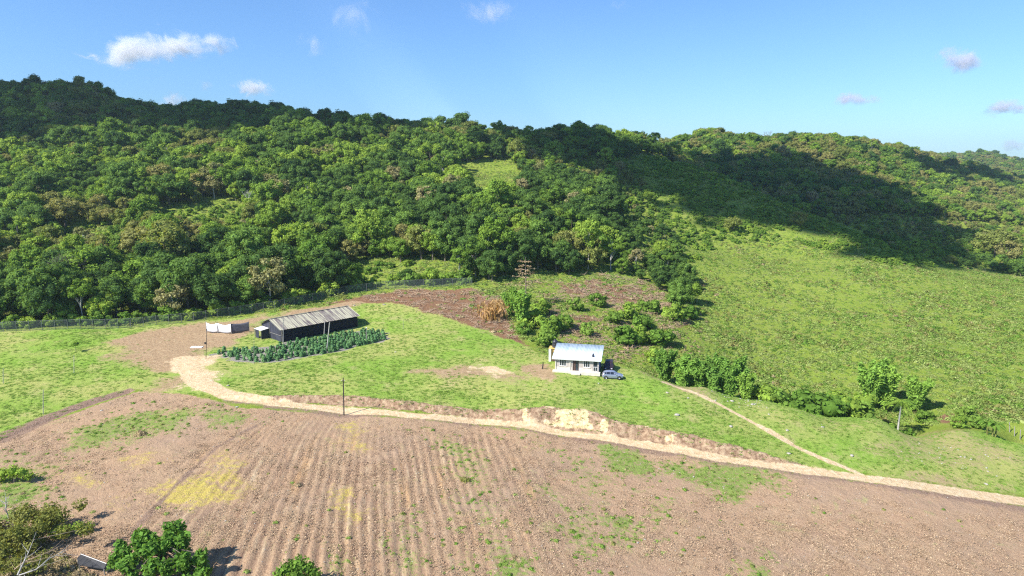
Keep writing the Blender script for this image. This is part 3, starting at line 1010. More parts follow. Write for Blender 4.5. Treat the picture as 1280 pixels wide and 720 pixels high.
x, y = wild_points(76000, 118, 345, 1.25)
x2, y2 = wild_points(60000, 335, 460, 1.0)
z2 = gza(x2, y2); qx2, qy2, _ = project(x2, y2, z2)
k2 = in_poly_px(qx2, qy2, [(560,198),(660,194),(675,300),(590,300)]) | in_poly_px(qx2, qy2, [(770,196),(860,190),(960,240),(1040,285),(900,300),(830,290)])
x = np.concatenate([x, x2[k2]]); y = np.concatenate([y, y2[k2]])
a = allowed(x, y) & ~((y < 140) & (x < 5)); x, y = x[a], y[a]; z = gza(x, y)
qx, qy, _ = project(x, y, z)
a = (qy < 560) & (qx > -60) & (qx < 1340) & ~((qx < 600) & (y < 150)); x, y, z, qx, qy = x[a], y[a], z[a], qx[a], qy[a]
inmulch = gmask(mulch, x, y)
a = (RNG.random(len(x)) > inmulch * .93); x, y, z, qx, qy, inmulch = x[a], y[a], z[a], qx[a], qy[a], inmulch[a]
clump = fbm(x, y, 9, 3, 71) + .25 * fbm(x, y, 30, 2, 72)
s = RNG.uniform(.36, .85, len(x)) * (1 + np.clip(clump, -.4, .5) * .9)
rs = [np.random.default_rng(500 + k) for k in range(12)]
weeds = [weed_mesh('weed_clump', M['leaf_weed'], rs[k], 1.0, .55, 90, .28) for k in range(4)] + \
        [weed_mesh('weed_clump', M['leaf_bright'], rs[4 + k], .9, .7, 90, .28) for k in range(2)] + \
        [weed_mesh('weed_clump', M['leaf_olive'], rs[6 + k], .9, .6, 90, .26) for k in range(2)] + \
        [weed_mesh('weed_clump', M['leaf_dry'], rs[8 + k], .8, .45, 80, .24) for k in range(1)]
r_ = RNG.random(len(x)) + clump * .35
pk = np.where(r_ < .74, RNG.integers(0, 4, len(x)), np.where(r_ < .86, RNG.integers(4, 6, len(x)), np.where(r_ < 1.1, RNG.integers(6, 8, len(x)), 8)))
clearing = in_poly_px(qx, qy, [(680,350),(740,342),(830,365),(890,400),(880,440),(800,455),(700,430),(660,400)])
pk = np.where(clearing & (RNG.random(len(x)) < .3), 8, pk)
scatter('undergrowth', weeds, np.stack([x, y, z - .1], -1), RNG.uniform(0, 6.28, len(x)), np.stack([s, s, s * RNG.uniform(.6, 1.3, len(x))], -1), pk,
        'low green weeds and scrub covering the open hillsides', 'undergrowth')

# taller bushes on the spur and openings (mass)
x, y = wild_points(42000, 180, 480, .75)
z = gza(x, y); qx, qy, _ = project(x, y, z)
a = np.zeros(len(x), bool)
for P in openings: a |= in_poly_px(qx, qy, P) & (RNG.random(len(x)) < .28)
SPUR = [(770,200),(850,196),(900,215),(943,234),(1019,270),(1064,289),(1126,318),(1190,334),(1120,334),(1060,318),(1000,305),(950,300),(900,308),(865,345),(845,320),(835,285),(800,238)]
a |= in_poly_px(qx, qy, SPUR) & (fbm(x, y, 12, 2, 40) + RNG.random(len(x)) * .5 - .25 - np.clip((qy - 240 - np.clip(qx - 900, 0, 400) * .30) / 90, 0, 1) * .55 > -.10)
a &= (y < 460)
a &= allowed(x, y)
x, y, z = x[a], y[a], z[a]
bl = [combine(*protos['shrub'][k], 'bush_far') for k in range(4)] + [combine(*protos['darkshrub'][k], 'bush_far') for k in range(4)]
scatter('bushes', bl, np.stack([x, y, z - .3], -1), RNG.uniform(0, 6.28, len(x)), RNG.uniform(.3, .8, len(x)), RNG.integers(0, 8, len(x)),
        'rounded green bushes thick on the upper spur and forest openings', 'bushes')
print('scatter done')

# ------------------------------------------------------------------ individual plants
def bamboo_mesh(rng, h, n, spread, leaf=.5, per=150):
    mb = MB(); QV = []
    for k in range(n):
        a = rng.uniform(0, 6.28); l = spread * rng.uniform(.3, 1)
        hh = h * rng.uniform(.65, 1.05)
        dirv = Vector((math.cos(a), math.sin(a), 0))
        pts = [dirv * (.12 * l) * 0 + dirv * rng.uniform(0, .5), dirv * l * .3 + Vector((0, 0, hh * .5)), dirv * l * .65 + Vector((0, 0, hh * .85)), dirv * l + Vector((0, 0, hh))]
        mb.tube(pts, [.05, .045, .03, .012], 5, cap=False)
        m_ = per
        tpar = rng.uniform(.22, 1.0, m_) * 3
        i0 = np.minimum(tpar.astype(int), 2); ff = (tpar - i0)[:, None]
        PP = np.array([p[:] for p in pts])
        C = PP[i0] * (1 - ff) + PP[i0 + 1] * ff
        wdt = (1 - tpar / 3 * .6)[:, None] * .6
        d = unit(m_, rng)
        P = C + d * wdt * rng.uniform(.4, 1.15, m_)[:, None]; P[:, 2] = np.maximum(P[:, 2] - rng.random(m_) * .3, .1)
        N = d * .6 + unit(m_, rng) * .6 + np.array([0, 0, .6]); N /= np.linalg.norm(N, axis=1)[:, None]
        v, f = leaf_quads(P, N, leaf * .8, rng, aspect=2.9)
        QV.append(v)
    QV = np.concatenate(QV)
    return mesh_np('bamboo_foliage', QV, np.arange(len(QV)), np.full(len(QV) // 4, 4), [M['leaf_bamboo']]), mb.mesh('bamboo_stems', M['leaf_olive'])


bam = [bamboo_mesh(np.random.default_rng(900 + k), 7.6, 24, 2.7, per=240) for k in range(3)]


def add_bamboo(x, y, s, label, v=0, zoff=0, name='bamboo_clump', cat='bamboo', group='bamboo clumps in the ravine'):
    e = empty(name, (x, y, gz(x, y) - .3 + zoff), random.uniform(0, 6.28), label, cat, group)
    e.scale = (s, s, s)
    obj('foliage', bam[v % 3][0], e); obj('stem', bam[v % 3][1], e)
    return e


def spot(px_, D_):
    p = at_depth(px_, 300, D_); return p[0], D_


BB = [(838, 131, .80, 'bamboo clump in the ravine right behind the car, leftmost of the ravine bamboos'),
      (862, 128, .95, 'bright green bamboo clump in the ravine with a pale gap beside it'),
      (884, 126.5, .86, 'feathery light green bamboo clump, third from the house'),
      (905, 124, .90, 'tall drooping bamboo clump leaning right above the footpath'),
      (924, 122, .85, 'dark shaded bamboo clump rising over the terrace edge'),
      (944, 120.5, .62, 'small dark bamboo clump at the right end of the row by the terrace edge'),
      (1108, 127, 1.0, 'tall bamboo clump behind and left of the palm'),
      (1128, 126, .98, 'dark green bamboo clump close beside the palm trunk'),
      (1166, 125, .80, 'low bamboo clump right of the palm')]
for k, (a, d, s_, lb) in enumerate(BB):
    xx, yy = spot(a, d); add_bamboo(xx, yy, s_ * 1.25, lb, k)
xx, yy = spot(654, 150); add_bamboo(xx, yy, 1.1, 'round blue green bamboo bush above the house beside the dead tree', 1, group=None)
xx, yy = spot(638, 156); add_bamboo(xx, yy, .8, 'smaller bamboo bush touching the round one beside the dry orange grass', 2, group=None)

SH = [(668, 150, 1.5, 'darkshrub', 'big dark bush left of the water tank'), (684, 138, 1.3, 'shrub', 'light green bush just behind the water tank'),
      (655, 145, 1.0, 'shrub', 'low bright bush at the edge of the lawn left of the house'), (690, 147, 1.4, 'darkshrub', 'dark bush above the house roof'),
      (676, 158, 1.3, 'darkshrub', 'dark bush between the bamboo and the clearing'),
      (735, 148, .9, 'shrub', 'small round bush in the clearing above the roof'), (800, 150, 1.3, 'darkshrub', 'wide bush in the clearing right of the house'),
      (770, 160, 1.2, 'shrub', 'grassy bush in the middle of the clearing'), (826, 142, 1.2, 'darkshrub', 'bush between the clearing and the bamboos'),
      (720, 165, 1.0, 'shrub', 'small bush left of the middle of the clearing'), (748, 172, 1.1, 'darkshrub', 'bush high in the clearing under the brush pile'), (785, 148, 1.5, 'shrub', 'loose light bush low in the clearing right of the roof'), (790, 165, 1.4, 'darkshrub', 'dark bush in the upper right of the clearing'), (705, 150, 1.2, 'darkshrub', 'dark bush right above the left end of the house roof'), (830, 150, 1.5, 'shrub', 'tall light bush between the clearing and the ravine bamboos'), (808, 158, 1.3, 'shrub', 'light bush in the right of the clearing'),
      (845, 170, 1.5, 'darkshrub', 'dark bush at the right edge of the clearing'), (865, 176, 1.3, 'shrub', 'green bush by the small red soil scar'),
      (815, 172, 1.3, 'darkshrub', 'bush at the top right of the clearing'),
      (968, 121, 1.66, 'darkshrub', 'dark low bush right of the last bamboo'), (985, 120, 1.75, 'shrub', 'bright leafy bush on the ravine edge, first right of the bamboos'),
      (1003, 119.5, 1.57, 'shrub', 'bright vine covered bush on the ravine edge'), (1020, 120, 2.36, 'shrub', 'tall light green vine covered hump on the ravine edge'),
      (1036, 119, 2.01, 'shrub', 'light green hump beside a dark gap'), (1062, 119, 1.75, 'shrub', 'green bush with pale leaves left of the palm'),
      (1082, 119, 1.75, 'darkshrub', 'bush at the foot of the bamboos by the palm'), (1098, 118, 1.40, 'shrub', 'small bush in front of the tall bamboo'),
      (1136, 117.5, .75, 'darkshrub', 'low bush at the foot of the palm'), (1160, 117, .7, 'shrub', 'low grey green bush just right of the palm trunk'),
      (1225, 110, .7, 'darkshrub', 'flat dark bush near the right edge of the picture'), (1248, 112, .8, 'shrub', 'green bush left of the banana plant'),
      (1180, 121, .8, 'darkshrub', 'bush above the orange soil scar'), (1236, 118, .9, 'shrub', 'bush on the slope behind the banana plant')]
for k, (a, d, s_, kd, lb) in enumerate(SH):
    xx, yy = spot(a, d)
    add_tree(kd, xx, yy, gz(xx, yy), s_, random.uniform(0, 6.28), lb, 'bushes along the ravine and the clearing', 'leafy_bush')['category'] = 'bush'


# palm
def make_palm(x, y, h, label, s=1.0, nf=17, fl=2.9, trunk_r=.16, name='palm_tree', cat='palm'):
    rng = np.random.default_rng(5)
    e = empty(name, (x, y, gz(x, y)), 0, label, cat)
    mb = MB(); mb.tube([(0, 0, -.5), (0, 0, h * .4), (.05, 0, h * .75), (.1, 0, h)], [trunk_r * 1.3, trunk_r, trunk_r * .9, trunk_r * .85], 10)
    mb.build('trunk', M['bark_pale'], e)
    mb = MB(); mb.tube([(.1, 0, h), (.1, 0, h + .9)], [trunk_r * .9, trunk_r * .5], 8); mb.build('crownshaft', M['leaf_bamboo'], e)
    for k in range(nf):
        a = k * 2.399; up = rng.uniform(-.1, 1.0)
        d = Vector((math.cos(a), math.sin(a), 0)); L = fl * rng.uniform(.8, 1.1)
        pts = [Vector((.1, 0, h + .8)) + d * (L * t_) + Vector((0, 0, L * (up * t_ - (.55 + up * .75) * t_ * t_))) for t_ in np.linspace(0, 1, 9)]
        mb = MB(); mb.tube(pts, list(np.linspace(.045, .01, 9)), 4, cap=False)
        side = d.cross(Vector((0, 0, 1)))
        for i in range(1, 9):
            for q in range(3):
                p_ = pts[i - 1].lerp(pts[i], q / 3)
                for sg in (-1, 1):
                    l_ = (.9 - .5 * abs(i / 8 - .45)) * rng.uniform(.8, 1.05)
                    tip = p_ + side * sg * l_ * .75 + d * l_ * .35 + Vector((0, 0, -l_ * rng.uniform(.25, .6)))
                    w_ = d * .055
                    mb.add([p_ - w_, p_ + w_, tip], [(0, 1, 2)])
        mb.build('frond', M['leaf_mid'], e)
    return e


xx, yy = spot(1147, 115.5)
make_palm(xx, yy, 6.2, 'tall palm tree with a straight white trunk at the edge of the ravine')


# banana plant at the right edge
def make_banana(x, y, label):
    rng = np.random.default_rng(8)
    e = empty('banana_plant', (x, y, gz(x, y)), 0, label, 'banana plant')
    mb = MB()
    for dx, dy in ((0, 0), (.7, .3), (-.6, .4)): mb.tube([(dx, dy, -.3), (dx * 1.1, dy, 1.2), (dx * 1.2, dy, 2.2)], [.14, .12, .07], 8)
    mb.build('stem', M['leaf_olive'], e)
    for k in range(20):
        a = k * 2.399; c0 = Vector(((0, .75, -.66)[k % 3], (0, .3, .4)[k % 3], 2.0 + rng.uniform(-.3, .3)))
        d = Vector((math.cos(a), math.sin(a), 0)); L = rng.uniform(1.3, 2.1); up = rng.uniform(.3, 1.4)
        side = d.cross(Vector((0, 0, 1)))
        V = []; Fc = []
        for i in range(7):
            t_ = i / 6
            c_ = c0 + d * L * t_ + Vector((0, 0, L * (up * t_ - (up * .6 + .5) * t_ * t_)))
            w_ = .32 * math.sin(math.pi * min(.98, t_ * .9 + .08)) ** .6
            V += [c_ - side * w_ + Vector((0, 0, .07)), c_, c_ + side * w_ + Vector((0, 0, .07))]
        for i in range(6):
            o = i * 3; Fc += [(o, o + 1, o + 4, o + 3), (o + 1, o + 2, o + 5, o + 4)]
        mb = MB(); mb.add(V, Fc, True); mb.build('leaf', M['leaf_bright'], e)
    return e


xx, yy = spot(1272, 107)
make_banana(xx, yy, 'broad leaved banana plant on the right edge above the grey fence stakes')


def dead_tree(x, y, h, label, name='dead_tree', tiers=7, mat='leaf_dry'):
    rng = np.random.default_rng(21)
    e = empty(name, (x, y, gz(x, y) - .2), 0, label, 'tree')
    mb = MB(); mb.tube([(0, 0, 0), (.1, 0, h * .5), (0, .1, h)], [.22, .15, .04], 8); mb.build('trunk', M['bark'], e)
    for k in range(tiers):
        zc = h * (.40 + .58 * k / tiers); L = (h * .30) * (1 - .55 * k / tiers)
        for q in range(5):
            a = rng.uniform(0, 6.28); d = Vector((math.cos(a), math.sin(a), 0)); l_ = L * rng.uniform(.6, 1.1)
            mb = MB()
            p1 = Vector((0, 0, zc)); p2 = p1 + d * l_ * .5 + Vector((0, 0, .25)); p3 = p1 + d * l_ + Vector((0, 0, rng.uniform(-.1, .4)))
            mb.tube([p1, p2, p3], [.06, .04, .015], 5, cap=False)
            o = mb.build('branch', M['wood_dead'], e)
            P = np.array([np.array(p1.lerp(p3, rng.uniform(.45, 1.05))) for _ in range(12)]) + rng.normal(size=(12, 3)) * [.3, .3, .1]
            N = rng.normal(size=(12, 3)) * .5 + [0, 0, 1]; N /= np.linalg.norm(N, axis=1)[:, None]
            v, f = leaf_quads(P, N, .28, rng)
            obj('dry_needles', mesh_np('dry_needles', v, np.arange(len(v)), np.full(len(v) // 4, 4), [M[mat]]), o)
    return e


xx, yy = spot(657, 165)
dead_tree(xx, yy, 12, 'dead brown tiered tree standing alone in front of the dark forest')


def bare_tree(x, y, h, label, seed, spread=.5, r=.18, mat='bark_pale', name='bare_tree', cat='tree', lvl=3):
    rng = np.random.default_rng(seed)
    e = empty(name, (x, y, gz(x, y) - .2), 0, label, cat)
    tb = MB(); bb = MB()
    tb.tube([(0, 0, 0), (.1, 0, h * .5), (.2, .1, h * .62)], [r, r * .75, r * .6], 7)
    def grow(p, d, L, rr, k):
        m_ = p + d * L * .5 + Vector(rng.normal(size=3)) * L * .08; q = p + d * L + Vector(rng.normal(size=3)) * L * .1
        bb.tube([p, m_, q], [rr, rr * .75, rr * .45], 5, cap=False)
        if k > 0:
            for _ in range(3): grow(q, (d + Vector(rng.normal(size=3)) * .55 + Vector((0, 0, .1))).normalized(), L * .65, rr * .5, k - 1)
    for k in range(5):
        a = k * 1.3 + rng.random(); d = Vector((math.cos(a) * spread, math.sin(a) * spread, 1)).normalized()
        grow(Vector((.1, 0, h * .5)).lerp(Vector((.2, .1, h * .62)), rng.random()), d, h * .25, r * .5, lvl)
    tb.build('trunk', M[mat], e); bb.build('branches', M[mat], e)
    return e


# distinct trees of the forest
def special(kind, px_, D_, s, label, sz=1.0, name=None, zoff=0):
    xx, yy = spot(px_, D_)
    e = add_tree(kind, xx, yy, gz(xx, yy) + zoff, s, random.uniform(0, 6.28), label, None, name)
    e.scale = (s, s, s * sz); return e


special('bright', 392, 192, 1.55, 'largest bright lime green round tree in the forest above the shed')
special('olive', 205, 196, 2.1, 'wide brownish olive tree spreading over the forest edge on the left', .95)
special('olive', 178, 205, 1.5, 'olive tree overlapping the wide brownish one on its left')
special('olive', 648, 372, 1.7, 'large pale yellow green tree beside the small hillside meadow')
special('bright', 690, 365, 1.8, 'big bright green crown right of the hillside meadow')
special('dark', 577, 436, 1.7, 'big dark rounded tree standing up from the ridge line')
special('dark', 600, 440, 1.2, 'dark tree on the ridge line just right of the biggest one')
special('dark', 510, 436, 1.35, 'broad dark tree on the ridge line left of the biggest one')
special('dark', 40, 452, 1.5, 'dark tree on the topmost hump of the left ridge')
special('dark', 65, 450, 1.6, 'tallest dark tree on the left hump of the ridge')
special('olive', 1245, 345, 2.3, 'broad pale olive tree at the foot of the far wooded slope on the right', .9)
special('olive', 1262, 335, 1.5, 'bright olive tree touching the broad pale one on the far right')
special('olive', 996, 296, .95, 'small brownish round tree alone on the shaded spur')
special('olive', 915, 287, .9, 'small pale grey green tree on the shaded spur')
for k, (a, d, s_, lb) in enumerate([(574, 185, .8, 'slim tree with pale trunk at the fence corner'), (594, 190, .95, 'slim pale trunk tree right of the fence corner'),
                                   (610, 194, 1.1, 'tall slim tree with two pale limbs in the dark forest edge'), (634, 196, 1.0, 'slim pale trunk tree left of the dead brown tree'),
                                   (406, 238, 1.0, 'slim tree with a bright white trunk midway up the slope'), (622, 197, 1.3, 'tall pale trunk tree behind the fence corner')]):
    special('tall', a, d, s_, lb)
xx, yy = spot(84, 176); bare_tree(xx, yy, 11, 'leafless grey tree with a broad tangle of twigs on the left forest edge', 3, .9, .3, 'bark')
xx, yy = spot(70, 179); bare_tree(xx, yy, 10, 'second leafless grey tree left of the broad tangled one', 4, .9, .25, 'bark')
xx, yy = spot(313, 262); bare_tree(xx, yy, 12, 'bare white dead trunk sticking out of the forest midway up the slope', 5, .3, .25, 'bark_pale', lvl=1)
xx, yy = spot(951, 745); bare_tree(xx, yy, 17, 'bare grey tree on the crest of the right ridge', 6, .8, .4, 'bark', lvl=3)

# ------------------------------------------------------------------ foreground plants
rngF = np.random.default_rng(44)


def near_tree(x, y, lobes, mat, leaf, label, name, bark='bark', per=420, core=.62, cat='tree', transl=None):
    """close tree given by its lobes (dx, dy, z, r)"""
    e = empty(name, (x, y, gz(x, y)), 0, label, cat)
    QV = []; LB = []; VV = []; FF = []; off = 0
    for dx, dy, dz, r_ in lobes:
        p = np.array([dx, dy, dz]); LB.append((p, r_))
        w = 1 + .2 * np.sin(ICO_V @ rngF.normal(size=3) * 3)[:, None]
        VV.append(ICO_V * r_ * core * w + p); FF.append(ICO_F + off); off += len(ICO_V)
        n_ = int(per * r_ ** 2); d = unit(n_, rngF)
        bm_ = 1 + .28 * np.sin(d @ rngF.normal(size=3) * 5)[:, None] + .15 * np.sin(d @ rngF.normal(size=3) * 11)[:, None]
        P = p + d * r_ * rngF.uniform(.6, 1.12, n_)[:, None] * bm_
        N = d * .6 + unit(n_, rngF) * .8 + np.array([0, 0, .45]); N /= np.linalg.norm(N, axis=1)[:, None]
        QV.append(leaf_quads(P, N, leaf, rngF, 1.5)[0])
    QV = np.concatenate(QV); nt = sum(map(len, FF))
    flat = np.concatenate([np.concatenate(FF).ravel(), (np.arange(len(QV)) + off)])
    me_ = mesh_np('crown', np.concatenate(VV + [QV]), flat, np.concatenate([np.full(nt, 3), np.full(len(QV) // 4, 4)]), [M[mat]])
    obj('crown', me_, e)
    obj('trunk', trunk_mesh('trunk', M[bark], rngF, max(l[2] for l in lobes) * .7, .16, LB, nlimb=len(LB), lean=.2), e)
    return e


M['leaf_fore'] = leaf_mat('leaf_glossy_green', (0.078, 0.186, 0.028), (0.124, 0.264, 0.042), (0.186, 0.341, 0.056), scale=.8, rnd=.1)
M['leaf_acacia'] = leaf_mat('leaf_feathery_olive', (0.163, 0.2, 0.042), (0.237, 0.263, 0.06), (0.312, 0.312, 0.096), scale=.7, rnd=.1)
g = at_z(192, 712, -2.9)
lob0 = [(-2.4, .6, 3.2, .95), (-3.3, -.3, 2.5, 1.0), (-1.4, .2, 3.4, .9), (-.6, -.6, 2.6, 1.1), (1.3, .7, 4.4, .95), (1.9, .3, 3.7, .9), (1.0, -.3, 3.1, 1.1),
       (.2, .2, 2.6, 1.1), (3.0, -.9, 1.8, 1.0), (4.2, -1.2, 2.0, .85), (2.2, -1.4, 1.3, 1.2), (-2.2, -1.4, 1.6, 1.3), (-.4, -1.9, 1.3, 1.3), (-4.0, -1.0, 1.6, 1.0),
       (2.2, 0, 2.4, 1.1), (-1.8, -.4, 2.3, 1.2), (3.9, -1.9, .9, 1.0), (5.2, -1.7, .9, .75)]
lob = []
for a_, b_, c2, r_ in lob0:
    for _ in range(3): lob.append((a_ + rngF.normal() * r_ * .5, b_ + rngF.normal() * r_ * .4, c2 + rngF.normal() * r_ * .35, r_ * rngF.uniform(.4, .62)))
near_tree(g[0] + .8, g[1], lob, 'leaf_fore', .30, 'glossy dark green leafy tree in the bottom left foreground', 'leafy_tree', per=470, core=.12)
g = at_z(380, 726, -3.4)
near_tree(g[0], g[1] - 1.5, [(-.9, 0, 2.0, .7), (0, .2, 2.3, .75), (.9, 0, 2.05, .65), (-1.6, -.3, 1.6, .6), (1.6, -.3, 1.6, .6), (0, -.8, 1.2, 1.2)], 'leaf_bright', .24,
          'small bright green treetop poking into the bottom edge of the frame', 'bright_green_tree', per=380)
g = at_z(18, 602, -2.0)
near_tree(g[0], g[1], [(-1.3, 0, 1.0, .75), (-.2, .2, 1.3, .8), (1.0, .1, 1.2, .75), (1.9, 0, .8, .55), (-2.2, 0, .7, .6)], 'leaf_mid', .2,
          'low dark green bush above the green patch on the left field edge', 'leafy_bush', per=330, cat='bush')
# feathery shrubs on the left with dead branches
AC = [(15, 680, 1.9, 'feathery olive bush in the bottom left corner'), (45, 668, 1.7, 'feathery olive bush left of the dark roof'),
      (62, 650, 1.5, 'yellowish feathery bush at the top of the left thicket'), (28, 706, 1.6, 'olive scrub at the very bottom left'),
      (8, 655, 1.6, 'shaded olive bush on the left edge under the grass patch')]
for k, (a, b, s_, lb) in enumerate(AC):
    g = at_z(a, b + 14, -2.6)
    L_ = [(rngF.normal() * 1.2 * s_, rngF.normal() * .8, rngF.uniform(.7, 1.9) * s_ * .8, rngF.uniform(.45, .8) * s_ * .75) for _ in range(8)]
    near_tree(g[0], g[1], L_, 'leaf_acacia', .17, lb, 'feathery_bush', per=430, core=.35, cat='bush')
g = at_z(92, 668, -2.5)
near_tree(g[0], g[1], [(-1.5, -.6, .7, .7), (-.5, -.1, .8, .65), (.5, .3, .8, .55), (1.4, .7, .7, .4)], 'leaf_mid', .18, 'long low green bush pointing at the dark roof', 'leafy_bush', per=380, cat='bush')


def fallen(pts, label, seed, r=.06, mat='wood_dead'):
    rng = np.random.default_rng(seed)
    e = empty('fallen_branch', pts[0], 0, label, 'branch', 'dead branches in the left thicket')
    P = [Vector(p) - Vector(pts[0]) for p in pts]
    mb = MB(); mb.tube(P, list(np.linspace(r, r * .35, len(P))), 6); mb.build('limb', M[mat], e)
    mb = MB()
    for i in range(1, len(P)):
        for _ in range(4):
            s_ = P[i - 1].lerp(P[i], rng.random()); d = (P[i] - P[i - 1]).normalized() + Vector(rng.normal(size=3)) * .6
            mb.tube([s_, s_ + d * .5, s_ + d * 1.0 + Vector((0, 0, .1))], [r * .35, r * .25, r * .1], 4, cap=False)
    mb.build('twigs', M[mat], e)


def B(px_, py_, z): return tuple(at_z(px_, py_, z))


fallen([B(22, 719, -1.2), B(31, 700, -.2), B(36, 690, .4)], 'pale upright broken stub in the left thicket', 1, .09, 'bark_pale')
fallen([B(24, 719, -.9), B(45, 712, -.4), B(62, 698, .1), B(78, 690, 0)], 'long pale arched dead branch over the thicket', 2, .07, 'bark_pale')
fallen([B(18, 712, -.9), B(30, 702, -.3), B(50, 694, .1), B(62, 690, 0)], 'thin grey dead branch above the arched one', 3, .05)
fallen([B(12, 650, -1.2), B(7, 636, .6), B(8, 622, 1.6)], 'pale dead stem on the left edge above the bushes', 4, .07, 'bark_pale')
fallen([B(8, 638, -.6), B(20, 634, 0), B(30, 625, .5)], 'grey side branch reaching right from the left edge', 5, .05)
# dry grass and sticks (uncountable) in the thicket
n_ = 1500
a_ = RNG.uniform(-5, 140, n_); b_ = RNG.uniform(655, 735, n_)
kp = b_ > 735 - (140 - a_) * .65; a_, b_ = a_[kp], b_[kp]
P = np.array([at_z(i, j, -2.7) for i, j in zip(a_, b_)]); P[:, 2] = gza(P[:, 0], P[:, 1]) - .05
drs = [weed_mesh('dry_weed', M[m_], np.random.default_rng(70 + k), .5, .5, 110, .13) for k, m_ in enumerate(['leaf_dry', 'leaf_dry', 'leaf_acacia', 'leaf_dry'])]
scatter('dry_scrub', drs, P, RNG.uniform(0, 6.28, len(P)), RNG.uniform(.4, 1.0, len(P)), RNG.integers(0, 4, len(P)), 'brown and olive dry scrub filling the bottom left corner', 'scrub')

# low dark roof in the thicket
g = at_z(106, 702, -2.0)
e = empty('lean_to_shelter', (g[0], g[1], gz(g[0], g[1])), 0, 'low dark grey roof with a white front pole half hidden by the bottom left bushes', 'shelter')
c0 = [at_z(*k) - np.array([g[0], g[1], gz(g[0], g[1])]) for k in ((97, 697, -2.0), (101, 693, -1.9), (133, 705, -1.9), (130, 711, -2.2), (99, 706, -2.2))]
mb = MB(); mb.add(list(c0) + [k - np.array([0, 0, .06]) for k in c0], [(4, 3, 2, 1, 0), (5, 6, 7, 8, 9)] + [(i, (i + 1) % 5, 5 + (i + 1) % 5, 5 + i) for i in range(5)]); mb.build('roof', M['black_sheet'], e)
mb = MB(); mb.tube([c0[1] + [0, 0, .05], c0[2] + [0, 0, .05]], .03, 7); mb.build('ridge_pole', M['white_paint'], e)
for k in (0, 2, 3, 4):
    mb = MB(); mb.tube([c0[k] - [0, 0, .08], (c0[k][0], c0[k][1], -.3)], .05, 6); mb.build('post', M['wood_grey'], e)

# ------------------------------------------------------------------ black net shed
SP0 = at_z(352, 428, .8)
SA = math.atan2(13.3, 12.7)
sh = empty('shade_house', (SP0[0], SP0[1], gz(SP0[0], SP0[1]) - .05), SA, 'long black net-walled shed with a streaked grey metal gable roof', 'shed')
Lh, Wh, He, Hr = 18.3, 8.3, 2.75, 4.35
def quadbox(mb, P, th, mi=0):
    """thick panel from a flat polygon"""
    P = [Vector(p) for p in P]; n_ = (P[1] - P[0]).cross(P[2] - P[1]).normalized() * th
    k = len(P); V = P + [p - n_ for p in P]
    mb.add(V, [tuple(range(k)), tuple(reversed(range(k, 2 * k)))] + [(i, k + i, k + (i + 1) % k, (i + 1) % k) for i in range(k)], mi=mi)
mb = MB(); quadbox(mb, [(0, 0, -.3), (Lh, 0, -.3), (Lh, 0, He), (0, 0, He)], .05); mb.build('side_wall', M['net_side'], sh)
mb = MB(); quadbox(mb, [(Lh, Wh, -.3), (0, Wh, -.3), (0, Wh, He), (Lh, Wh, He)], .05); mb.build('side_wall', M['net_side'], sh)
for x_, sg in ((.055, 1), (Lh - .055, -1)):
    mb = MB(); P = [(x_, .06, -.3), (x_, .06, He), (x_, Wh / 2, Hr - .08), (x_, Wh - .06, He), (x_, Wh - .06, -.3)]
    quadbox(mb, P if sg < 0 else P, .05 * 1); mb.build('gable_wall', M['net_dark'], sh)
# roof slopes with corrugation
for sg in (0, 1):
    nx_ = 240; V = []; Fc = []
    for i in range(nx_ + 1):
        x_ = -.5 + (Lh + .9) * i / nx_; wz = .035 * math.sin(i * 1.6)
        y0, z0 = (-.55, He - .02) if sg == 0 else (Wh + .55, He - .02)
        V += [(x_, y0, z0 + wz), (x_, Wh / 2, Hr + wz)]
    for i in range(nx_): o = i * 2; Fc.append((o, o + 2, o + 3, o + 1) if sg == 0 else (o, o + 1, o + 3, o + 2))
    mb = MB(); mb.add(V, Fc, True); mb.build('roof_slope', M['roof_old'], sh)
mb = MB(); mb.box((Lh / 2 - .05, Wh / 2, Hr + .05), (Lh + .9, .35, .05)); mb.build('ridge_cap', M['roof_old'], sh)
for k in range(8):
    mb = MB(); mb.tube([(.1 + k * (Lh - .2) / 7, -.09, -.2), (.1 + k * (Lh - .2) / 7, -.09, He)], .05, 6); mb.build('post', M['wood_dark'] if k else M['wood_grey'], sh)
mb = MB(); mb.tube([(0, -.09, 1.3), (Lh, -.09, 1.35)], .03, 5); mb.build('rail', M['wood_dark'], sh)
mb = MB(); mb.tube([(-.02, .1, 1.4), (-.02, Wh - .1, 1.4)], .035, 5); mb.build('rail', M['wood_grey'], sh)
mb = MB(); mb.tube([(-.03, Wh * .57, 0), (-.03, Wh * .57, 3.9)], .035, 5); mb.build('gable_post', M['wood_grey'], sh)
an = empty('porch', (-1.0, Wh * .78, 0)); an.parent = sh; 
mb = MB(); quadbox(mb, [(-.9, -1.5, 2.0), (.95, -1.5, 2.25), (.95, 1.5, 2.25), (-.9, 1.5, 2.0)], .05); mb.build('porch_roof', M['white_paint'], an)
mb = MB(); quadbox(mb, [(-.7, 1.4, -.2), (-.7, -.2, -.2), (-.7, -.2, 1.95), (-.7, 1.4, 1.95)], .04); quadbox(mb, [(-.7, -1.3, -.2), (.9, -1.3, -.2), (.9, -1.3, 2.1), (-.7, -1.3, 1.9)], .04); mb.build('porch_wall', M['net_dark'], an)
for y_ in (-1.4, 1.4):
    mb = MB(); mb.tube([(-.85, y_, -.2), (-.85, y_, 2.0)], .045, 6); mb.build('porch_post', M['wood_grey'], an)

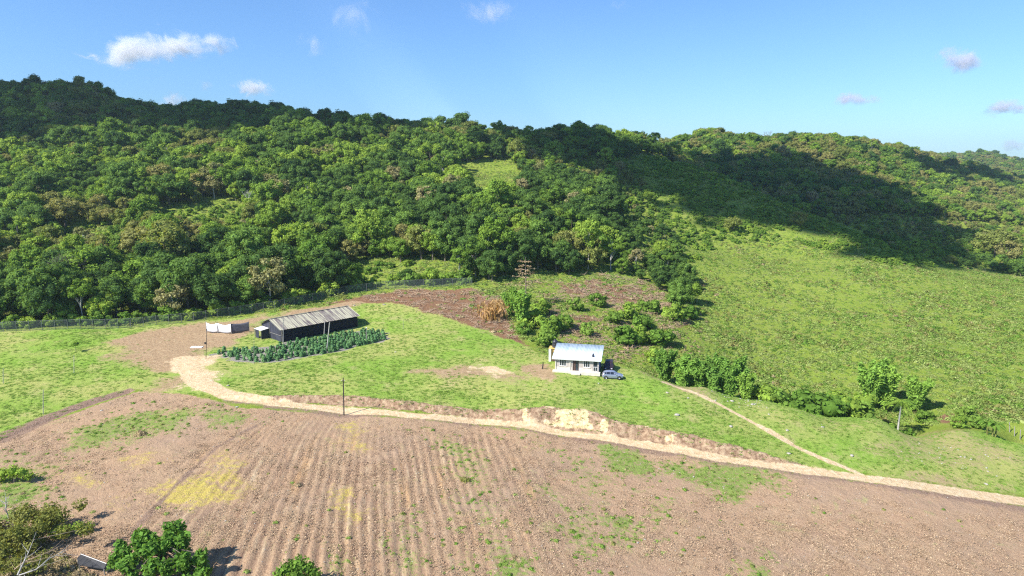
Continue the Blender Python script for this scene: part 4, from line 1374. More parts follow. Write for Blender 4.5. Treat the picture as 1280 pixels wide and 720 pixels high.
# ------------------------------------------------------------------ poles
def pole(px_, pyb, pyt, label, r=.07, mat='wood_grey', name='wooden_pole', lean=0, arm=None, cat='pole', zf=None):
    g = on(px_, pyb)
    D_ = g.y
    top = at_depth(px_ + lean, pyt, D_)
    h = top[2] - g.z
    e = empty(name, g, 0, label, cat)
    lx = top[0] - g.x
    mb = MB(); mb.tube([(0, 0, -.4), (0, 0, 0), (lx * .5, 0, h * .5), (lx, 0, h)], [r, r, r * .9, r * .75], 8); mb.build('shaft', M[mat], e)
    if arm == 'bracket':
        mb = MB(); mb.box((lx + .02, -.1, h - .5), (.5, .08, .08)); mb.build('crossarm', M[mat], e)
        for s_ in (-.2, .2):
            mb = MB(); mb.lathe((lx + s_, -.1, h - .45), [(0, 0), (.04, 0), (.05, .05), (.03, .1), (0, .12)], 8); mb.build('insulator', M['white_paint'], e)
    if arm == 'box':
        mb = MB(); mb.box((.12, -.08, h * .52), (.26, .2, .36)); mb.build('meter_box', M['tank_black'], e)
    if arm == 'cap':
        mb = MB(); mb.lathe((lx, 0, h - .08), [(0, .2), (.12, .18), (.14, .02), (0, 0)], 10); mb.build('cap', M['white_paint'], e)
    return e, g, h


pole(430, 519, 472, 'tall dark utility pole beside the dirt road at the top of the ploughed field', .10, 'wood_dark', 'utility_pole', -1, 'bracket')
pole(257.5, 448, 411, 'slim pole with a black box at the left end of the crop plot', .06, 'wood_dark', 'wooden_pole', 1, 'box')
pole(317.5, 455, 421, 'thin pole standing among the front row crop plants', .05)
pole(354, 430, 397, 'pale pole rising in front of the near corner of the shed', .08, 'bark_pale')
pole(408.5, 438, 403, 'leaning whitish pole at the front edge of the crop plot, the tallest there', .11, 'bark_pale', lean=3.5)
pole(405, 420, 402.5, 'short pale pole just behind the leaning one', .09, 'bark_pale', lean=1)
pole(458, 428.5, 410, 'pale post with a white cap at the right part of the crop plot', .08, 'wood_grey', arm='cap')
pole(504, 411.5, 400, 'thin grey stake alone on the lawn right of the shed', .045)
pole(92.5, 466, 444, 'thin pale stake near the middle of the left lawn', .05, 'bark_pale')
pole(54, 518, 487, 'thin pale stake on the left lawn just above the dirt edge of the field', .055, 'bark_pale')
pole(4, 479, 460, 'thin pale stake at the far left edge of the lawn', .05, 'bark_pale')
pole(678, 461.5, 453, 'short dark leaning stump post on the bare ground left of the house', .12, 'wood_dark', 'stump_post', 1.0, cat='post')
for k, (a, b) in enumerate(((1262, 540), (1268, 545), (1275, 549), (1281, 551))):
    pole(a, b, b - 12, ['grey fence stake below the banana plant, leftmost of four', 'grey fence stake below the banana plant, second from the left', 'grey fence stake below the banana plant, third from the left', 'grey fence stake on the very right edge of the picture'][k],
         .08, 'wood_grey', 'fence_stake', random.uniform(-1, 1), cat='stake')
# sapling on the left lawn
g = on(95, 440)
e = empty('sapling', g, 0, 'small dark sapling with a thin stem on the left lawn', 'tree')
mb = MB(); mb.tube([(0, 0, -.2), (.02, 0, .8), (.1, 0, 1.6)], [.04, .03, .015], 6); mb.build('trunk', M['bark'], e)
cm, lb_ = crown_mesh('sapling_crown', M['leaf_mid'], np.random.default_rng(3), .65, .35, 1.5, 5, .35, 45, .2); obj('crown', cm, e)

# ------------------------------------------------------------------ white and grey cloth screen
e = None
SC = [(258.3, 415.5), (272.5, 416.5), (289.5, 417.5), (312, 415)]
gs = [on(a, b) for a, b in SC]
e = empty('cloth_screen', gs[0], 0, 'white and grey cloth screen stretched between poles left of the shed', 'screen')
Hs = 2.25
for k in range(3):
    a, b = gs[k] - gs[0], gs[k + 1] - gs[0]
    V = []; Fc = []; nn = 14
    for i in range(nn + 1):
        u_ = i / nn; p_ = a.lerp(b, u_); sag = .42 * math.sin(math.pi * u_) if k < 2 else .2 * math.sin(math.pi * u_)
        for j in range(6):
            w_ = j / 5; zz = .25 + (Hs - sag - .25) * w_ - .12 * math.sin(math.pi * u_) * (1 - w_)
            V.append((p_.x, p_.y + .10 * math.sin(u_ * 9 + j) * (1 - abs(w_ - .5)), p_.z + zz))
    for i in range(nn):
        for j in range(5):
            o = i * 6 + j; Fc.append((o, o + 6, o + 7, o + 1))
    mb = MB(); mb.add(V, Fc, True); o_ = mb.build('cloth_panel', M['white_sheet'] if k < 2 else M['net_grey'], e)
    md = o_.modifiers.new('thickness', 'SOLIDIFY'); md.thickness = .02
    o_['label'] = ['left white cloth panel sagging in the middle', 'right white cloth panel', 'grey net panel'][k]
for gq in gs:
    q = gq - gs[0]; mb = MB(); mb.tube([(q.x, q.y - .05, q.z - .3), (q.x, q.y - .05, q.z + Hs + .25)], .05, 6); mb.build('post', M['wood_grey'], e)

g = on(246, 434)
e = empty('ground_slab', (g.x, g.y, g.z), R(2), 'flat white slab lying on the bare ground left of the crop plot', 'slab')
mb = MB(); mb.box((0, 0, .06), (2.3, 1.1, .12)); mb.box((.0, 0, .14), (2.2, .08, .05)); mb.build('slab', M['white_paint'], e)

# ------------------------------------------------------------------ wire fence
FP = [(-260,429),(-120,421),(0,415),(75,412),(160,410),(200,406),(240,402.5),(300,393.5),(345,387),(390,377.5),(430,368),(480,361.5),(540,359),(590,357)]
fp = [np.array(on(a, b)) for a, b in FP]
e = empty('wire_fence', fp[0], 0, 'long grey chain link fence along the foot of the forest', 'fence')
cum = np.concatenate([[0], np.cumsum([np.hypot(*(fp[i + 1] - fp[i])[:2]) for i in range(len(fp) - 1)])])
npst = 62
S_ = np.linspace(0, cum[-1], npst)
fxp = np.interp(S_, cum, [p[0] for p in fp]); fyp = np.interp(S_, cum, [p[1] for p in fp]); fzp = gza(fxp, fyp)
O_ = fp[0]; FH = 2.1
V = []; UV = []
for i in range(npst):
    V += [(fxp[i] - O_[0], fyp[i] - O_[1], fzp[i] - O_[2] - .05), (fxp[i] - O_[0], fyp[i] - O_[1], fzp[i] - O_[2] + FH)]; UV += [(S_[i], 0), (S_[i], FH)]
Fc = [(2 * i, 2 * i + 2, 2 * i + 3, 2 * i + 1) for i in range(npst - 1)]
mb = MB(); mb.add(V, Fc); o_ = mb.build('wire_mesh', M['chain'], e)
uvl = o_.data.uv_layers.new(name='UVMap')
for lp in o_.data.loops: uvl.data[lp.index].uv = UV[lp.vertex_index]
mb = MB(); mb.tube([Vector(V[2 * i + 1]) + Vector((0, 0, .02)) for i in range(npst)], .03, 5); mb.build('top_rail', M['steel'], e)
pm = MB(); pm.tube([(0, 0, -.4), (0, 0, FH + .25)], .05, 6); pm_me = pm.mesh('fence_post', M['steel'])
for i in range(npst):
    o_ = obj('post', pm_me, e, (V[2 * i][0], V[2 * i][1] - .05, V[2 * i][2]))

# ------------------------------------------------------------------ crop plants
def crop_meshes(seed):
    rng = np.random.default_rng(seed)
    sb = MB(); sb.tube([(0, 0, -.1), (.02, 0, .6), (0, .03, 1.15)], [.03, .022, .01], 5)
    n_ = 230; t_ = rng.uniform(.08, 1, n_); a = rng.uniform(0, 6.28, n_); r_ = (.44 * (1 - t_ * .62)) * rng.uniform(.4, 1.1, n_)
    P = np.stack([np.cos(a) * r_, np.sin(a) * r_, t_ * 1.35], -1)
    N = np.stack([np.cos(a), np.sin(a), np.full(n_, .9)], -1) + rng.normal(size=(n_, 3)) * .5; N /= np.linalg.norm(N, axis=1)[:, None]
    v, f = leaf_quads(P, N, .19, rng, 1.6)
    return mesh_np('crop_leaves', v, np.arange(len(v)), np.full(n_, 4), [M['leaf_crop']]), sb.mesh('crop_stem', M['leaf_olive'])


crops = [crop_meshes(k) for k in range(5)]
CPOLY = np.array(W([(266, 443.5), (300, 452), (330, 453.5), (366, 448.5), (402, 443.5), (442, 435.5), (486, 424), (480, 416.5), (456, 413), (354, 431), (330, 437.5), (300, 437.5), (280, 437.5)]))[:, :2]
ca, sa = math.cos(SA), math.sin(SA)
cand = []
for i in range(-40, 60):
    for j in range(-20, 30):
        a_ = i * .72; b_ = j * 1.2
        x_ = SP0[0] + a_ * ca - b_ * sa + random.uniform(-.14, .14); y_ = SP0[1] + a_ * sa + b_ * ca + random.uniform(-.14, .14)
        if poly_sd(np.array([x_]), np.array([y_]), CPOLY)[0] < -.25:
            lx = (x_ - SP0[0]) * ca + (y_ - SP0[1]) * sa; ly = -(x_ - SP0[0]) * sa + (y_ - SP0[1]) * ca
            if ly > -.5 and lx > -.3: continue
            if lx < 1 and random.random() < .34: continue
            cand.append((x_, y_, lx))
print('crop plants', len(cand))
if len(cand) > 295: cand = random.sample(cand, 295)
for x_, y_, lx in cand:
    where = 'leafy staked crop plant in the loose rows left of the shed front' if lx < 0 else 'leafy crop plant in the dense rows along the shed wall'
    e = empty('crop_plant', (x_, y_, gz(x_, y_)), random.uniform(0, 6.28), where, 'plant', 'crop plants ' + ('in the loose rows' if lx < 0 else 'in the dense rows'))
    s_ = random.uniform(.65, 1.2); e.scale = (s_ * 1.0, s_ * 1.0, s_ * .68)
    cm, sm = random.choice(crops)
    obj('leaves', cm, e); obj('stem', sm, e)

# ------------------------------------------------------------------ house
HP = at_z(694, 466, 0)
HA = R(-12)
hz = gz(HP[0], HP[1])
hs = empty('farm_house', (HP[0], HP[1], hz), HA, 'small cream block house with a pale blue sloping metal roof', 'house')
HW, HD, hf, hb = 7.7, 5.2, 2.45, 3.55
def wallq(nm, P, mat, th=.15, parent=hs):
    m_ = MB(); quadbox(m_, P, th); return m_.build(nm, M[mat], parent)
# front wall with real openings: pieces between them
def panel(x0, x1, z0, z1, y=0.0, mat='cream_wall', nm='front_wall'):
    pass
ops = [(.75, 1.95, .95, 2.15), (3.15, 4.15, .12, 2.2), (5.0, 6.15, .95, 2.15), (6.75, 7.45, .35, 2.2)]
mb = MB(); xs_ = [0.0]
for x0, x1, z0, z1 in ops:
    mb.box(((xs_[-1] + x0) / 2, .075, hf / 2), (x0 - xs_[-1], .15, hf)); mb.box(((x0 + x1) / 2, .075, (z1 + hf) / 2), (x1 - x0, .15, hf - z1))
    if z0 > 0: mb.box(((x0 + x1) / 2, .075, z0 / 2), (x1 - x0, .15, z0))
    xs_.append(x1)
mb.box(((xs_[-1] + HW) / 2, .075, hf / 2), (HW - xs_[-1], .15, hf))
mb.build('front_wall', M['cream_wall'], hs)
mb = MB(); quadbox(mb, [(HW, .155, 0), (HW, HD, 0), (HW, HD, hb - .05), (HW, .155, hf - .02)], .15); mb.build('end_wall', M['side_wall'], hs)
mb = MB(); quadbox(mb, [(.15, .155, 0), (.15, HD, 0), (.15, HD, hb - .05), (.15, .155, hf - .02)], .15); mb.build('end_wall', M['cream_wall'], hs)
mb = MB(); mb.box((HW / 2, HD - .08, hb / 2 - .03), (HW - .31, .15, hb - .1)); mb.build('back_wall', M['cream_wall'], hs)
mb = MB(); mb.box((HW / 2 - .05, -.45, .0), (HW + .7, .9 - .01, .5)); mb.build('front_step', M['plinth'], hs)
mb = MB(); mb.box((HW / 2, HD / 2, -.1), (HW + .1, HD, .36)); mb.build('floor_slab', M['plinth'], hs)
mb = MB(); mb.box((HW * .5 - .1, -1.15, -.02), (1.6, .5, .22)); mb.build('door_step', M['plinth'], hs)
for k, (x0, x1, z0, z1) in enumerate(ops):
    xc, zc, w_, h_2 = (x0 + x1) / 2, (z0 + z1) / 2, x1 - x0, z1 - z0
    if k in (0, 2):
        wf = MB()
        for dx in (-w_ / 2 + .04, -w_ / 6, w_ / 6, w_ / 2 - .04): wf.box((xc + dx, .05, zc), (.06, .08, h_2))
        for dz in (-h_2 / 2 + .03, h_2 / 2 - .03): wf.box((xc, .045, zc + dz), (w_, .075, .06))
        wo = wf.build('window', M['white_paint'], hs)
        wp = MB(); wp.box((xc, .11, zc), (w_, .02, h_2)); wp.build('pane', M['glass'], wo)
        wsl = MB(); wsl.box((xc, -.04, z0 - .04), (w_ + .2, .14, .07)); wsl.build('sill', M['plinth'], wo)
    elif k == 1:
        d_2 = MB(); d_2.box((xc - .27, .08, zc), (.46, .05, h_2)); do = d_2.build('door', M['brown_door_and_shade'], hs)
        hh = MB(); hh.box((xc - .08, .035, zc - .05), (.05, .06, .14)); hh.build('handle', M['steel'], do)
        dp = MB(); dp.box((xc + .25, .12, zc), (.5, .03, h_2)); dp.build('doorway_shade_panel', M['glass'], hs)  # dark sheet standing in for the unlit room behind the open half
        fr = MB()
        for dx in (-w_ / 2 + .02, w_ / 2 - .02): fr.box((xc + dx, -.01, zc), (.07, .05, h_2))
        fr.build('door_frame', M['brown_door_and_shade'], hs)
    else:
        dp = MB(); dp.box((xc, .13, zc), (w_, .02, h_2)); dp.build('alcove_shade_panel', M['glass'], hs)  # flat dark sheet painted as the shade inside the opening
        rl = MB(); rl.box((xc, -.03, 1.1), (w_ + .1, .06, .06)); rl.box((xc, -.03, .35), (w_ + .1, .06, .06))
        for dx in (-.34, 0, .34): rl.box((xc + dx, -.03, .72), (.05, .05, .7))
        rl.build('railing', M['white_paint'], hs)
# lighter lower wall band and posts
mb = MB(); mb.box((1.5, -.02, .5), (2.9, .03, .62)); mb.box((5.35, -.02, .5), (2.3, .03, .62)); mb.build('wall_band', M['plinth'], hs)
for x_ in (.08, 2.65):
    mb = MB(); mb.box((x_, -.07, 1.2), (.16, .13, 2.3)); mb.build('column', M['plinth'], hs)
# roof
V = []; Fc = []; nx_ = 110; y0, y1 = -.55, HD + .35
sl = (hb - hf) / HD
for i in range(nx_ + 1):
    x_ = -.55 + (HW + 1.0) * i / nx_; wz = .02 * math.sin(i * 1.9)
    V += [(x_, y0, hf + .06 + sl * y0 + wz), (x_, y1, hf + .06 + sl * y1 + wz)]
for i in range(nx_): o = 2 * i; Fc.append((o, o + 2, o + 3, o + 1))
mb = MB(); mb.add(V, Fc, True); ro = mb.build('roof', M['roof_new'], hs)
md = ro.modifiers.new('thickness', 'SOLIDIFY'); md.thickness = .03
vt = MB(); vt.lathe((6.6, .9, hf + .2), [(.2, 0), (.2, .35), (.0, .75)], 4); vt.build('roof_vent', M['net_dark'], ro)
mb = MB(); mb.box((HW / 2 - .05, -.5, hf - .12), (HW + .98, .04, .16)); mb.build('fascia', M['white_paint'], hs)
# washroom block and water tank
bp = at_z(685.8, 453.5, 0)
bz = gz(bp[0], bp[1])
wb = empty('wash_block', (bp[0], bp[1], bz), HA, 'small yellow and white washroom block behind the left end of the house', 'outbuilding')
mb = MB(); mb.box((.22, .9, 1.2), (.44, 1.8, 2.45)); mb.build('white_wall', M['white_paint'], wb)
mb = MB(); mb.box((1.25, 1.0, 1.2), (1.6, 1.4, 2.38)); mb.build('yellow_wall', M['yellow_wall'], wb)
mb = MB(); mb.box((1.15, .28, .95), (.8, .05, 1.9)); mb.build('door', M['brown_door_and_shade'], wb)  # brown panel painted as the shadow in the open washroom entrance
mb = MB(); mb.box((1.1, .95, 2.5), (2.3, 1.8, .14)); mb.build('roof_slab', M['yellow_wall'], wb)
tk = MB(); tk.lathe((0, 0, 0), [(0, 0), (.52, 0), (.54, .05), (.54, .35), (.51, .38), (.54, .42), (.54, .72), (.51, .75), (.54, .79), (.54, 1.1), (.42, 1.3), (.2, 1.38), (.2, 1.45), (0, 1.46)], 24)
tp = wb.matrix_basis @ Vector((1.05, .95, 2.57))
tko = empty('water_tank', tp, 0, 'black plastic water tank on top of the yellow washroom block', 'tank')
tk.build('tank_body', M['tank_black'], tko)
ld = MB(); ld.lathe((0, 0, 1.46), [(.22, 0), (.22, .06), (0, .09)], 16); ld.build('lid', M['tank_black'], tko)

# ------------------------------------------------------------------ cars
def make_car(loc, rz, paint, label, name, cat='car', hatch=True):
    e = empty(name, loc, rz, label, cat)
    # sections along x: (x, half width, bottom z, belt z, roof half width, roof z)
    S = [(-2.05, .62, .48, .80, .50, .84), (-1.98, .80, .30, .95, .60, 1.02), (-1.75, .84, .22, 1.0, .62, 1.32), (-1.3, .86, .2, 1.0, .63, 1.50), (-.5, .87, .2, .98, .64, 1.54),
         (.25, .87, .2, .97, .63, 1.50), (.62, .87, .2, .96, .62, 1.30), (1.1, .86, .2, .93, .72, .99), (1.6, .83, .22, .86, .66, .90), (2.0, .74, .28, .72, .58, .76), (2.14, .58, .40, .60, .45, .62)]
    V = []; 
    for x_, w_, zb, zl, wr, zr in S:
        V += [(x_, -w_ * .9, zb), (x_, -w_, (zb + zl) / 2), (x_, -w_ * .96, zl), (x_, -wr, zr), (x_, 0, zr + .035), (x_, wr, zr), (x_, w_ * .96, zl), (x_, w_, (zb + zl) / 2), (x_, w_ * .9, zb)]
    k = 9; Fb = []; Fg = []
    for i in range(len(S) - 1):
        for j in range(k):
            f = (i * k + j, (i + 1) * k + j, (i + 1) * k + (j + 1) % k, i * k + (j + 1) % k)
            Fb.append(f)
    Fb += [tuple(reversed(range(k))), tuple((len(S) - 1) * k + j for j in range(k))]
    mb = MB(); mb.add(V, Fb, True)
    me_ = mb.mesh('body', paint)
    bo = obj('body', me_, e)
    md = bo.modifiers.new('bevel', 'BEVEL'); md.width = .03; md.segments = 2; md.limit_method = 'ANGLE'
    def pt(i, j): return Vector(V[i * k + j])
    def glass(nm, quads, out=.012):
        g_ = MB()
        for q in quads:
            c_ = sum(q, Vector()) / len(q); n_ = (q[1] - q[0]).cross(q[2] - q[1]).normalized()
            if n_.dot(c_ - Vector((0, 0, .8))) < 0: n_ = -n_
            q2 = [p_.lerp(c_, .10) + n_ * out for p_ in q]; g_.add(q2, [tuple(range(len(q2)))])
        o_ = g_.build(nm, M['car_glass'], e); m2 = o_.modifiers.new('t', 'SOLIDIFY'); m2.thickness = .01; return o_
    for sd in (0, 1):
        a, b = (2, 3) if sd == 0 else (6, 5)
        for i0 in (2, 3, 4, 5): glass('side_window', [[pt(i0, a), pt(i0 + 1, a), pt(i0 + 1, b), pt(i0, b)]])
    glass('windshield', [[pt(6, 3), pt(7, 3), pt(7, 5), pt(6, 5)]])
    glass('rear_window', [[pt(1, 3), pt(2, 3), pt(2, 5), pt(1, 5)]])
    for x_ in (-1.3, 1.32):
        for sg in (-1, 1):
            wm = Matrix.Rotation(R(90) * sg, 4, 'X')
            t_ = MB(); t_.lathe((x_, sg * .80, .33), [(.2, -.1), (.31, -.1), (.33, -.07), (.33, .07), (.31, .1), (.2, .1)], 20, M=wm)
            w_ = t_.build('wheel', M['rubber'], e)
            r_2 = MB(); r_2.lathe((x_, sg * .80, .33), [(0, -.07), (.07, -.09), (.2, -.06), (.21, -.1), (.22, .0)], 10, M=wm); r_2.build('rim', M['rim'], w_)
            ar = MB(); ar.lathe((x_, sg * .845, .36), [(.33, 0), (.40, -.012), (.41, 0)], 20, M=wm); ar.build('wheel_arch', M['rubber'], e)
    for sg in (-1, 1):
        h_3 = MB(); h_3.box((2.0, sg * .52, .70), (.16, .28, .13), rz=sg * -.35); h_3.build('headlight', M['lamp_glass'], e)
        h_3 = MB(); h_3.box((-2.0, sg * .62, .82), (.1, .18, .26)); h_3.build('taillight', M['lamp_red'], e)
        h_3 = MB(); h_3.box((.72, sg * .97, 1.02), (.12, .2, .13)); h_3.build('side_mirror', paint, e)
    b_ = MB(); b_.box((2.13, 0, .38), (.08, 1.0, .14)); b_.build('bumper', M['rubber'], e)
    b_ = MB(); b_.box((-2.08, 0, .55), (.04, .5, .13)); b_.build('number_plate', M['white_paint'], e)
    return e


g = on(765.5, 472.5)
c_ = make_car(g, R(-6), M['car_paint'], 'silver blue hatchback car parked on the grass at the right end of the house', 'parked_car'); c_.scale = (.86,) * 3
M['car_dark'] = simple('dark_maroon_paint', (.035, .022, .03), .35, spec=.5, bump=0)
g = on(763, 464.5); g = Vector((g.x - .1, g.y + 1.2, gz(g.x - .1, g.y + 1.2)))
make_car(g, R(-100), M['car_dark'], 'dark car in the shade between the house wall and the silver car', 'parked_car')

# ------------------------------------------------------------------ stones
def stone_mesh(seed, mat='stone'):
    rng = np.random.default_rng(seed)
    v = ICO_V.copy(); v *= (1 + .22 * np.sin(v @ rng.normal(size=3) * 2.3) + .12 * np.sin(v @ rng.normal(size=3) * 5) + rng.normal(size=len(v)) * .05)[:, None]
    v *= np.array([1, .75, .55])
    return mesh_np('stone', v, ICO_F.ravel(), np.full(len(ICO_F), 3), [M[mat]])


stm = [stone_mesh(k) for k in range(5)]
RKX = 0
RK = [(846, 519, .5, 'largest pale boulder on the lower grass slope below the footpath'), (914, 533.5, .45, 'pale boulder at the right end of the lower grass slope above the road bank'),
      (854, 478, .38, 'white stone just above the top of the footpath'), (834, 491, .35, 'white stone in the grass right below the footpath top'),
      (860, 498, .28, 'small white stone on the grass below the footpath'), (915, 502, .42, 'white stone in the rocky patch above the footpath'),
      (940, 506, .45, 'elongated white stone at the right of the rocky patch'), (933, 499, .25, 'small stone at the top of the rocky patch'),
      (984, 538, .4, 'flat pale stone on the slope right of the footpath'), (1028, 534, .32, 'rounded pale stone near the palm side slope'),
      (1065, 570, .4, 'pale stone in the grass above the road junction'), (986, 567.5, .38, 'pale stone at the end of the road bank'),
      (748, 479, .28, 'white stone on the lawn in front of the car'), (494, 440, .3, 'white stone on the lawn right of the crop plot'),
      (285, 482, .35, 'white stone by the bend of the dirt road'), (296, 509, .3, 'grey stone below the road bend'), (1233, 605, .35, 'pale stone above the road at the right'),
      (127, 513, .3, 'white stone in the weedy ground left of the road bend'), (537, 558, .18, 'white stone in the upper middle of the field'), (282, 652, .16, 'white stone in the field right of the leafy tree'),
      (599, 655, .18, 'white stone in the lower middle of the field'), (797, 678, .22, 'white stone in the lower right of the field'), (806, 674, .18, 'smaller white stone touching the one in the lower right of the field'),
      (443, 382, .45, 'pale stone at the top of the lawn behind the shed'), (480, 381, .5, 'second pale stone at the top of the lawn right of the shed roof'), (867, 596, .2, 'white stone in the green patch below the road')]
for k, (a, b, s_, lb) in enumerate(RK):
    g = on(a, b)
    o_ = obj('boulder', stm[k % 5], None, (g.x, g.y, g.z + s_ * .1)); o_.scale = (s_,) * 3; o_.rotation_euler = (0, 0, k * 1.7)
    o_.scale = (s_ * .8, s_ * .8, s_ * .6); tag(o_, lb, 'stone', 'pale stones on the grass and field')
# weedy clumps on the field
for a, b, s_, lb in [(582, 601, .75, 'grey green weed clump alone in the middle of the field'), (373, 607, .5, 'greyish dry weed clump in the ploughed rows'),
                     (176, 543, .8, 'grey dead weed clump on the left of the field')]:
    g = on(a, b)
    e = empty('weed_clump', g, 0, lb, 'weed'); e.scale = (s_,) * 3
    obj('leaves', weed_mesh('weed_leaves', M['leaf_acacia' if a == 582 else 'leaf_dry'], np.random.default_rng(a), .9, .6, 260, .18), e)
    mb = MB()
    for k in range(9):
        q = Vector(rngF.normal(size=3)) * .5; q.z = abs(q.z) + .5; mb.tube([(0, 0, 0), q * .6, q * 1.3], [.03, .02, .008], 4, cap=False)
    mb.build('stem', M['wood_dead'], e)

# small pale stones, stubble and grass tufts (uncountable)
n_ = 2600
x = RNG.uniform(-75, 85, n_); y = RNG.uniform(58, 128, n_)
a = gmask(field, x, y) > .8; x, y = x[a], y[a]; z = gza(x, y)
scatter('field_pebbles', stm, np.stack([x, y, z], -1), RNG.uniform(0, 6, len(x)), RNG.uniform(.02, .10, len(x)) ** 1.0, RNG.integers(0, 5, len(x)), 'tiny pale pebbles scattered over the bare field', 'pebbles')


def straw_mesh(seed):
    rng = np.random.default_rng(seed); mb = MB()
    P = rng.uniform(-.8, .8, size=(46, 3)) * [1, 1, .03] + [0, 0, .03]
    N = rng.normal(size=(46, 3)) * .5 + [0, 0, 1]; N /= np.linalg.norm(N, axis=1)[:, None]
    v, f = leaf_quads(P, N, .085, rng, 1.9)
    return mesh_np('straw', v, np.arange(len(v)), np.full(46, 4), [M['straw']])


M['straw'] = leaf_mat('straw_litter', (.27, .17, .11), (.40, .28, .18), (.49, .37, .24), transl=.05, scale=.15, rnd=.4)
n_ = 15000
y = 56 + 66 * RNG.random(n_) ** 1.25; x = RNG.uniform(-.8, .8, n_) * (y + 6)
a = (gmask(field, x, y) > .7) & (gmask(road, x, y) < .2) & (gmask(yellow, x, y) < .25) & (gmask(fgreen, x, y) < .3) & (fbm(x, y, 12, 3, 88) + RNG.random(n_) * .5 > .1); x, y = x[a], y[a]; z = gza(x, y)
scatter('straw_litter', [straw_mesh(k) for k in range(6)], np.stack([x, y, z], -1), RNG.uniform(0, 6.28, len(x)), RNG.uniform(.5, 1.2, len(x)), RNG.integers(0, 6, len(x)),
        'loose straw and dead stalks littering the ploughed field', 'straw')


def tuft_mesh(seed, mat):
    rng = np.random.default_rng(seed)
    P = rng.normal(size=(40, 3)) * [.22, .22, 0] + [0, 0, .08]
    N = rng.normal(size=(40, 3)) * [.42, .42, .2] + [-.25, -.1, 1]; N /= np.linalg.norm(N, axis=1)[:, None]
    v, f = leaf_quads(P, N, .10, rng, 1.5)
    return mesh_np('tuft', v, np.arange(len(v)), np.full(40, 4), [M[mat]])


n_ = 90000
y = RNG.uniform(62, 172, n_); x = RNG.uniform(-.8, .8, n_) * (y + 4)
gm = gmask(grass, x, y) * (1 - gmask(tan, x, y)) + gmask(fgreen, x, y) * .45
a = (gm * (.55 + .7 * fbm(x, y, 8, 3, 55)) > RNG.random(len(x))) & (gmask(road, x, y) < .2) & (gmask(bed, x, y) < .3) & (gmask(mulch, x, y) < .2)
x, y = x[a], y[a]; z = gza(x, y)
scatter('grass_tufts', [tuft_mesh(k, 'leaf_grass') for k in range(5)], np.stack([x, y, z - .03], -1), RNG.uniform(0, 6.28, len(x)), RNG.uniform(.4, .95, len(x)), RNG.integers(0, 5, len(x)),
        'uneven tufts of short grass over the mown terraces', 'grass')

n_ = 7000
x = RNG.uniform(-75, 85, n_); y = RNG.uniform(58, 128, n_)
fm = gmask(fgreen, x, y); a = (gmask(field, x, y) > .6) & (gmask(road, x, y) < .1) & ((fm * .9 > RNG.random(n_)) | (RNG.random(n_) < .035 + .10 * (fbm(x, y, 14, 3, 200) > .12)))
x, y = x[a], y[a]
scatter('field_weeds', [weeds[0], weeds[1], weeds[4], weeds[6], weeds[8]], np.stack([x, y, gza(x, y) - .02], -1), RNG.uniform(0, 6.28, len(x)), RNG.uniform(.12, .38, len(x)), RNG.integers(0, 5, len(x)),
        'small weeds sprouting in patches over the bare field', 'weeds')
RP = np.array(W([(885,492),(925,495),(960,508),(965,520),(930,514),(890,505)]))
RP2 = np.array(W([(1140,548),(1280,568),(1290,600),(1190,590),(1080,575)]))
x = RNG.uniform(0, 80, 6000); y = RNG.uniform(75, 125, 6000)
a = ((poly_sd(x, y, RP) < 0) & (RNG.random(6000) < .5)) | ((poly_sd(x, y, RP2) < 0) & (RNG.random(6000) < .18)); x, y = x[a], y[a]
scatter('small_rocks', stm, np.stack([x, y, gza(x, y)], -1), RNG.uniform(0, 6, len(x)), RNG.uniform(.05, .2, len(x)), RNG.integers(0, 5, len(x)), 'small pale rocks strewn in the worn grass right of the footpath', 'rocks')

# brush sticks on the cleared patch and brown strip
def brush_mesh(seed):
    rng = np.random.default_rng(seed); mb = MB()
    for k in range(16):
        p_ = Vector(rng.normal(size=3) * [.8, .8, 0]); d = Vector(rng.normal(size=3) * [1, 1, .25]).normalized(); L = rng.uniform(.6, 2.0)
        mb.tube([p_ + Vector((0, 0, .1)), p_ + d * L * .5 + Vector((0, 0, .25)), p_ + d * L + Vector((0, 0, .2))], [.05, .035, .015], 4, cap=False)
    return mb.mesh('brush', M['wood_dead'])


n_ = 9000
x = RNG.uniform(-60, 70, n_); y = RNG.uniform(130, 215, n_)
qx, qy, _ = project(x, y, gza(x, y))
clr = in_poly_px(qx, qy, [(675,352),(740,340),(800,350),(840,368),(850,400),(835,440),(760,452),(700,428),(668,395)])
a = ((gmask(mulch, x, y) > .5) & (RNG.random(n_) < .30)) | (clr & (RNG.random(n_) < .55) & (fbm(x, y, 8, 2, 61) > -.12))
x, y = x[a], y[a]
scatter('brushwood', [brush_mesh(k) for k in range(5)] + [weed_mesh('dry', M['leaf_dry'], np.random.default_rng(9), .9, .3, 90, .25)], np.stack([x, y, gza(x, y)], -1), RNG.uniform(0, 6.28, len(x)),
        RNG.uniform(.5, 1.1, len(x)), RNG.integers(0, 6, len(x)), 'dead brown brushwood left on the cleared slope', 'brushwood')
